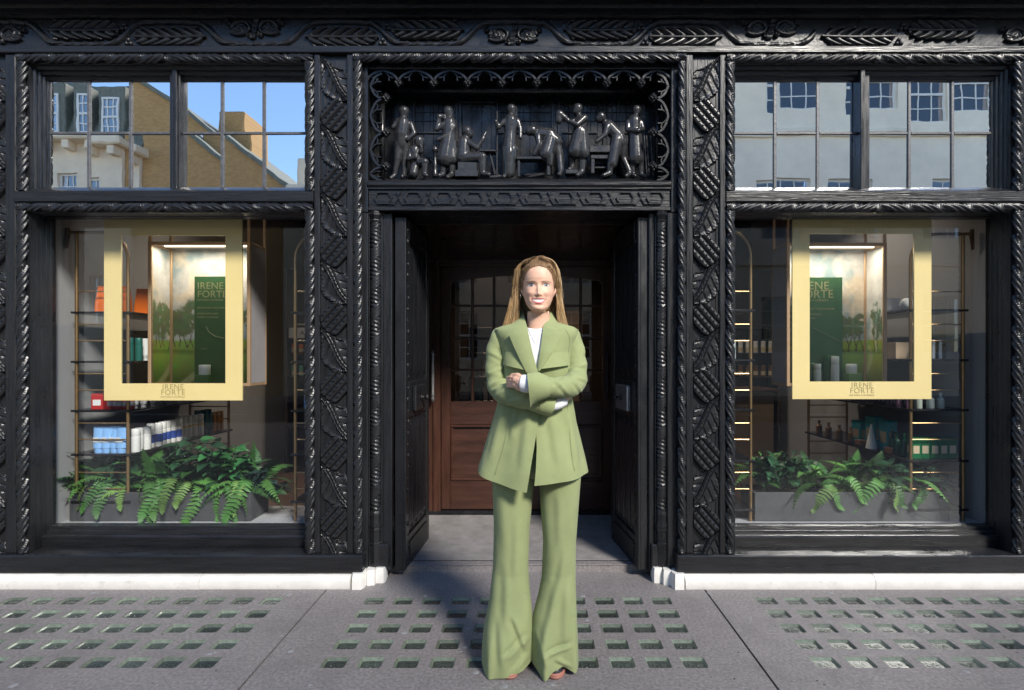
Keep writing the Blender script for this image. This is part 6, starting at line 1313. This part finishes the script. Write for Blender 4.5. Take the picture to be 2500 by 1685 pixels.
paint(teeth, (.72, .68, .63)); paint(teeth * .35 * (np.abs(((xh + .0035) / .007) % 1 - .5) > .45), (.45, .32, .28)); paint(teeth * smoothstep(.021, .027, np.abs(xh)) * .7, (.25, .10, .09))
for s_ in (-1, 1):
    ex_, ez = s_ * .0305, .1078; u = (xh - ex_) / .0152; up = ez + .0070 * np.clip(1 - np.abs(u) ** 2.2, 0, 1) ** .8; lo = ez - .0044 * np.clip(1 - np.abs(u) ** 2, 0, 1)
    opn = fm * (np.abs(u) < 1) * smoothstep(-.0002, .0004, up - zh) * smoothstep(-.0002, .0004, zh - lo); paint(opn, (.60, .56, .54))
    r = np.sqrt((xh - ex_) ** 2 + (zh - ez - .0008) ** 2); paint(opn * smoothstep(.0071, .0065, r), (.085, .125, .165)); paint(opn * smoothstep(.0073, .0069, r) * smoothstep(.0056, .0066, r), (.03, .04, .05)); paint(opn * smoothstep(.0030, .0026, r), (.005, .005, .005))
    rg = np.sqrt((xh - ex_ + .002) ** 2 + (zh - ez - .003) ** 2); paint(opn * smoothstep(.0016, .0010, rg), (.9, .9, .9))
    paint(fm * (np.abs(u) < 1.2) * np.exp(-((zh - up - .0042) / .0011) ** 2) * smoothstep(1.2, .8, np.abs(u)), (.36, .19, .13), .6)
    paint(fm * (np.abs(u) < 1.14) * np.exp(-((zh - up - .0004) / .0012) ** 2) * smoothstep(1.14, 1.0, np.abs(u)), (.05, .03, .022), .92); paint(fm * (np.abs(u) < 1.05) * np.exp(-((zh - lo + .0004) / .0008) ** 2), (.20, .10, .08), .55)
    bu = (s_ * xh - .012) / .041; bz = .1208 + .0048 * np.sin(np.clip(bu, 0, 1) * pi * .80) - .0035 * np.clip(bu, 0, 1) ** 3; bt = .0027 * np.clip(1.05 - .62 * bu, .25, 1)
    paint(fm * (bu > -.02) * (bu < 1) * np.exp(-((zh - bz) / bt) ** 2) * smoothstep(0, .1, bu + .02), (.13, .072, .042), .9)
    paint(fm * gs(s_ * .0062, .0622, .0022, .0012), (.20, .08, .06), .7)
paint(smoothstep(.04, -.05, HP[..., 1] * -1 - .01) * 0, skin)
HPW = HP + np.array((HX, HY, CHZ))
hb_ = MB(); hb_.grid(HPW, closed_u=True); nv_head = len(hb_.v)
hb_.f.append(tuple((len(LV_) - 1) * na + k for k in range(na))); hb_.m.append(0)
# the rest of the body and the tucked hand, grown from tapered limbs
cap = MB()
def Wc(a, b, d): return np.array(W(a, b, d))
def limb(p, q, r1, r2): capsule(cap, Wc(*p), Wc(*q), r1, r2, 12)
limb((1219, 770, 2.47), (1219, 860, 2.465), .085, .08); limb((1219, 860, 2.465), (1219, 1010, 2.465), .08, .088); limb((1165, 772, 2.47), (1275, 772, 2.47), .05, .05)
limb((1180, 1040, 2.465), (1164, 1290, 2.45), .075, .05); limb((1164, 1290, 2.45), (1156, 1440, 2.46), .05, .032); limb((1256, 1040, 2.465), (1270, 1290, 2.45), .075, .05); limb((1270, 1290, 2.45), (1264, 1440, 2.46), .05, .032)
limb((1150, 775, 2.465), (1134, 866, 2.44), .036, .030); limb((1134, 870, 2.43), (1160, 897, 2.36), .026, .024); limb((1160, 897, 2.36), (1232, 916, 2.312), .024, .020); limb((1289, 775, 2.465), (1304, 860, 2.42), .036, .030); limb((1304, 862, 2.41), (1290, 878, 2.335), .026, .024); limb((1290, 878, 2.335), (1250, 880, 2.262), .024, .022); limb((1250, 880, 2.262), (1206, 873, 2.242), .022, .023)
body_me = remesh(cap, 'limbs', SKIN, .008, 3)
cap = MB()
limb((1200, 872, 2.242), (1186, 871, 2.247), .026, .026); limb((1188, 868, 2.246), (1174, 864, 2.262), .023, .020); limb((1188, 876, 2.248), (1173, 874, 2.262), .020, .017); limb((1181, 866, 2.25), (1180, 878, 2.252), .019, .019)
for k, (dy0, L1) in enumerate(((858.5, 1.0), (865, 1.1), (871.5, 1.08), (878, .92))):
    limb((1173, dy0, 2.262), (1162 - L1, dy0 - 1, 2.284), .0085, .0080); limb((1162 - L1, dy0 - 1, 2.284), (1154 - L1, dy0, 2.325), .0080, .0072)
limb((1186, 860, 2.244), (1176, 853, 2.262), .0125, .0108); limb((1176, 853, 2.262), (1164, 853, 2.29), .0108, .0092)
hand_me = remesh(cap, 'hand', SKIN, .0022, 1)
cap = MB(); limb((1270, 915, 2.33), (1288, 900, 2.385), .020, .020)
for k in range(4): limb((1289, 891 + 4 * k, 2.39), (1300, 880 + 5 * k, 2.43), .010, .008)
limb((1280, 898, 2.37), (1284, 886, 2.40), .011, .009)
hand2 = remesh(cap, 'hand', SKIN, .004, 1)
cols = [np.concatenate([C.reshape(-1, 3), np.ones((nv_head, 1))], 1)]
for me_ in (body_me, hand_me, hand2):
    o0 = len(hb_.v); hb_.v.extend([tuple(v.co) for v in me_.vertices]); hb_.f.extend([tuple(o0 + i for i in p.vertices) for p in me_.polygons]); hb_.m.extend([0] * len(me_.polygons))
    cols.append(np.tile(np.array((.69, .41, .29, 1.)), (len(me_.vertices), 1)))
bme = bpy.data.meshes.new('body'); bme.from_pydata(hb_.v, [], hb_.f); bme.materials.append(SKIN)
at = bme.attributes.new('Col', 'FLOAT_COLOR', 'POINT'); at.data.foreach_set('color', np.concatenate(cols).astype(np.float32).ravel())
bme.polygons.foreach_set('use_smooth', [True] * len(bme.polygons)); fix_normals(bme); body = link('body', bme, wm)
for p in bme.polygons: p.use_smooth = True
# ---- hair: a cap over the skull and thousands of strands falling from the parting
def HL(x, y, z): return np.array((HX + x, HY + y, CHZ + z))
hs = MB(); hc = []
def skull(phi, z, off):
    """phi 0 = front, positive towards +x."""
    w, f, b = np.interp(z, hz, hw_), np.interp(z, hz, hf), np.interp(z, hz, hbk); yc = f + (b - f) * .52; s, c = sin(phi), cos(phi); ex = 2 / 2.25
    x = w * np.sign(s) * abs(s) ** ex; y = yc - (yc - f) * abs(c) ** ex if c > 0 else yc + (b - yc) * abs(c) ** ex
    r = sqrt(x * x + (y - yc) ** 2) + 1e-6; k = off / r * min(1., r / .04); up = off * smoothstep(.16, .2285, z)
    return np.array((x * (1 + k), yc + (y - yc) * (1 + k), z + up))
capP = np.zeros((40, 90, 3)); mk = np.ones((39, 90), bool)
for i in range(40):
    for k in range(90):
        ph = -pi + 2 * pi * k / 90; a = abs(ph)
        zl = np.interp(a, [0, .5, .9, 1.2, 1.5, 1.9, pi], [.198, .190, .167, .123, .088, .02, -.03]); z = zl + (.2284 - zl) * (i / 39) ** .8
        q = skull(ph, max(z, .0), .0005 + .006 * smoothstep(0, .25, i / 39) + .004 * (a > 1.3)) if z > .0 else skull(ph, .0, .03); 
        if z <= 0: q = q + np.array((0, .02, z))
        capP[i, k] = q
cb = MB(); cb.grid(capP, closed_u=True)
cv = np.array(cb.v); ccol = np.tile(np.array((.24, .145, .075)), (len(cv), 1)) * np.tile(.55 + .8 * RNG.random((90, 1)), (40, 1))
hs.v.extend([tuple(HL(*v)) for v in cv]); hs.f.extend(cb.f); hc.append(ccol)
TRI = np.array(((1., 0, .35), (-.5, .87, .3), (-.5, -.87, -.6))); TF = [(i * 3 + j, i * 3 + (j + 1) % 3, i * 3 + 3 + (j + 1) % 3, i * 3 + 3 + j) for i in range(19) for j in range(3)]
rnd = np.random.default_rng(3); nS = 3400; PX = .014
blond = np.array((.62, .405, .195)); brown = np.array((.23, .135, .066)); light = np.array((.86, .65, .39))
OZ = np.array([-.12, -.056, 0, .05, .09, .123, .155, .19, .218, .231, .238, .2435]); OL_ = np.array([.172, .154, .133, .119, .111, .106, .101, .089, .071, .051, .030, .0]); OR_ = np.array([.140, .125, .109, .101, .096, .092, .088, .078, .062, .046, .028, .0])
def outer(s_, z): return np.interp(z, OZ, OL_ if s_ < 0 else OR_)
for k in range(nS):
    s_ = -1 if rnd.random() < .52 else 1; u = rnd.random(); hairline = rnd.random() < .46; lay = rnd.random() ** .6; ub = rnd.random()
    if hairline:       # swept up from the hairline, back and away to the side
        a0 = rnd.uniform(.0, 1.1); ph0 = s_ * a0; zl = np.interp(a0, [0, .5, .9, 1.2], [.190, .182, .159, .120]); p0 = skull(ph0, zl + rnd.uniform(-.003, .016), .0022); u = .06 + a0 / 1.1 * .25
        zz = min(.234, zl + .045 - .02 * a0); xx_ = max(abs(p0[0]) + .006, outer(s_, zz) * .55 * a0 + .012); pts = [p0, np.array((s_ * xx_, p0[1] + .020, zz - .010 + .008 * lay))]
        if a0 > .55: pts = pts[:1] + [np.array((s_ * min(outer(s_, zl + .012) * .96, abs(p0[0]) + .012), p0[1] + .022, zl + .012))]
    else:
        y0 = -.050 + .125 * u; dome = .2435 - .55 * max(0., abs(y0 - .01)) ** 1.5 * 1.6; pts = [np.array((PX + rnd.normal(0, .003), y0, dome - .004 * (1 - lay)))]
        pts.append(np.array((PX * .5 + s_ * .030, y0 + .002, dome - .008 - .004 * (1 - lay)))); pts.append(np.array((s_ * .060 * (.9 + .1 * lay), y0 * .9 + .006, .2235 - (.2435 - dome) * .8)))
    fo = .88 + .12 * lay
    for z in (.19, .15, .105):
        if pts[-1][2] > z + .018: pts.append(np.array((s_ * outer(s_, z) * (fo if z > .17 else 1 - (1 - lay) * ((.24, .34) if s_ < 0 else (.16, .20))[z < .13]), np.interp(z, [.1, .19], [.000 + .075 * u, -.030 + .10 * u]), z)))
    sp_ = rnd.uniform(.62, 1.) if s_ < 0 else rnd.uniform(.70, 1.)
    yb = .004 + .050 * ub
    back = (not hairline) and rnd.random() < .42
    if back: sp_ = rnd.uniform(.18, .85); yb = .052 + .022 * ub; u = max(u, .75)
    elif s_ < 0 and rnd.random() < .35: sp_ = rnd.uniform(.56, .75); yb = -.004 + .02 * ub
    for z, q in ((.045, .55), (-.015, .85), (rnd.uniform(-.12, -.055), 1.)): pts.append(np.array((s_ * outer(s_, z) * (fo * (1 - q) + sp_ * q), yb + .012 * q, z)))
    path = spline(pts, 20); path[6:, 0] += .0025 * np.sin(np.linspace(0, 6, 14) + rnd.uniform(0, 6)); path[6:, 1] += .002 * np.sin(np.linspace(0, 5, 14) + rnd.uniform(0, 6))
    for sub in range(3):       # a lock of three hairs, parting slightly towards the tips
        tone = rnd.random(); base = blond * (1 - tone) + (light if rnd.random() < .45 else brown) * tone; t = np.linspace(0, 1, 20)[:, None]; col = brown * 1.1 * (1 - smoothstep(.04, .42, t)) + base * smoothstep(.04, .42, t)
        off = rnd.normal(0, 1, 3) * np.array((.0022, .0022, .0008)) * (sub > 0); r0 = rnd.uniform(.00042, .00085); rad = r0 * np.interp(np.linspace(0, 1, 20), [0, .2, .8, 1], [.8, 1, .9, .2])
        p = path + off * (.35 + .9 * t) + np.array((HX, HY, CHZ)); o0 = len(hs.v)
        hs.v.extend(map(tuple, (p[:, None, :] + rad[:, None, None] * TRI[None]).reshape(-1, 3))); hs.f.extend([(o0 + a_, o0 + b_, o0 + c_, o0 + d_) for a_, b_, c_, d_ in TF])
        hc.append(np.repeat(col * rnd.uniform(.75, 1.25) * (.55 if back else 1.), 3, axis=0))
for k in range(12):        # stray flyaway hairs
    s_ = rnd.choice((-1, 1)); ph = s_ * rnd.uniform(1.3, 1.9); z = rnd.uniform(.08, .19); p0 = skull(ph, z, .016); p1 = p0 * np.array((1.10, 1, 1)) + np.array((s_ * rnd.uniform(.006, .016), 0, -rnd.uniform(.0, .03))); p2 = p1 + np.array((s_ * rnd.uniform(.0, .015), .01, -rnd.uniform(.02, .07)))
    mb = MB().tube([HL(*p) for p in spline([p0, p1, p2], 9)], .00022, 3, cap=False); o0 = len(hs.v); hs.v.extend(mb.v); hs.f.extend([tuple(o0 + i for i in f) for f in mb.f]); hc.append(np.tile(light, (27, 1)))
hme = bpy.data.meshes.new('hair'); hme.from_pydata(hs.v, [], hs.f); hme.materials.append(HAIRM); cc = np.concatenate(hc); at = hme.attributes.new('Col', 'FLOAT_COLOR', 'POINT'); at.data.foreach_set('color', np.concatenate([cc, np.ones((len(cc), 1))], 1).astype(np.float32).ravel())
hme.polygons.foreach_set('use_smooth', [True] * len(hme.polygons)); hme.update(); link('hair', hme, wm)
# ---- jewellery
for s_ in (-1, 1):
    t = np.linspace(0, 2 * pi, 14); MB().tube([HL(s_ * .0755, -.006 + .0035 * cos(a), .071 + .0085 * sin(a)) for a in t], .0014, 6).build('earring', SILVER, wm, True)
MB().tube([(X(a, 2.33), float(front_y(X(a, 2.33), Z(b, 2.33), .004)), Z(b, 2.33)) for a, b in ((1199, 745), (1206, 762), (1216, 780), (1221, 776), (1229, 756), (1233, 745))], .0007, 5).build('necklace', SILVER, wm, True)
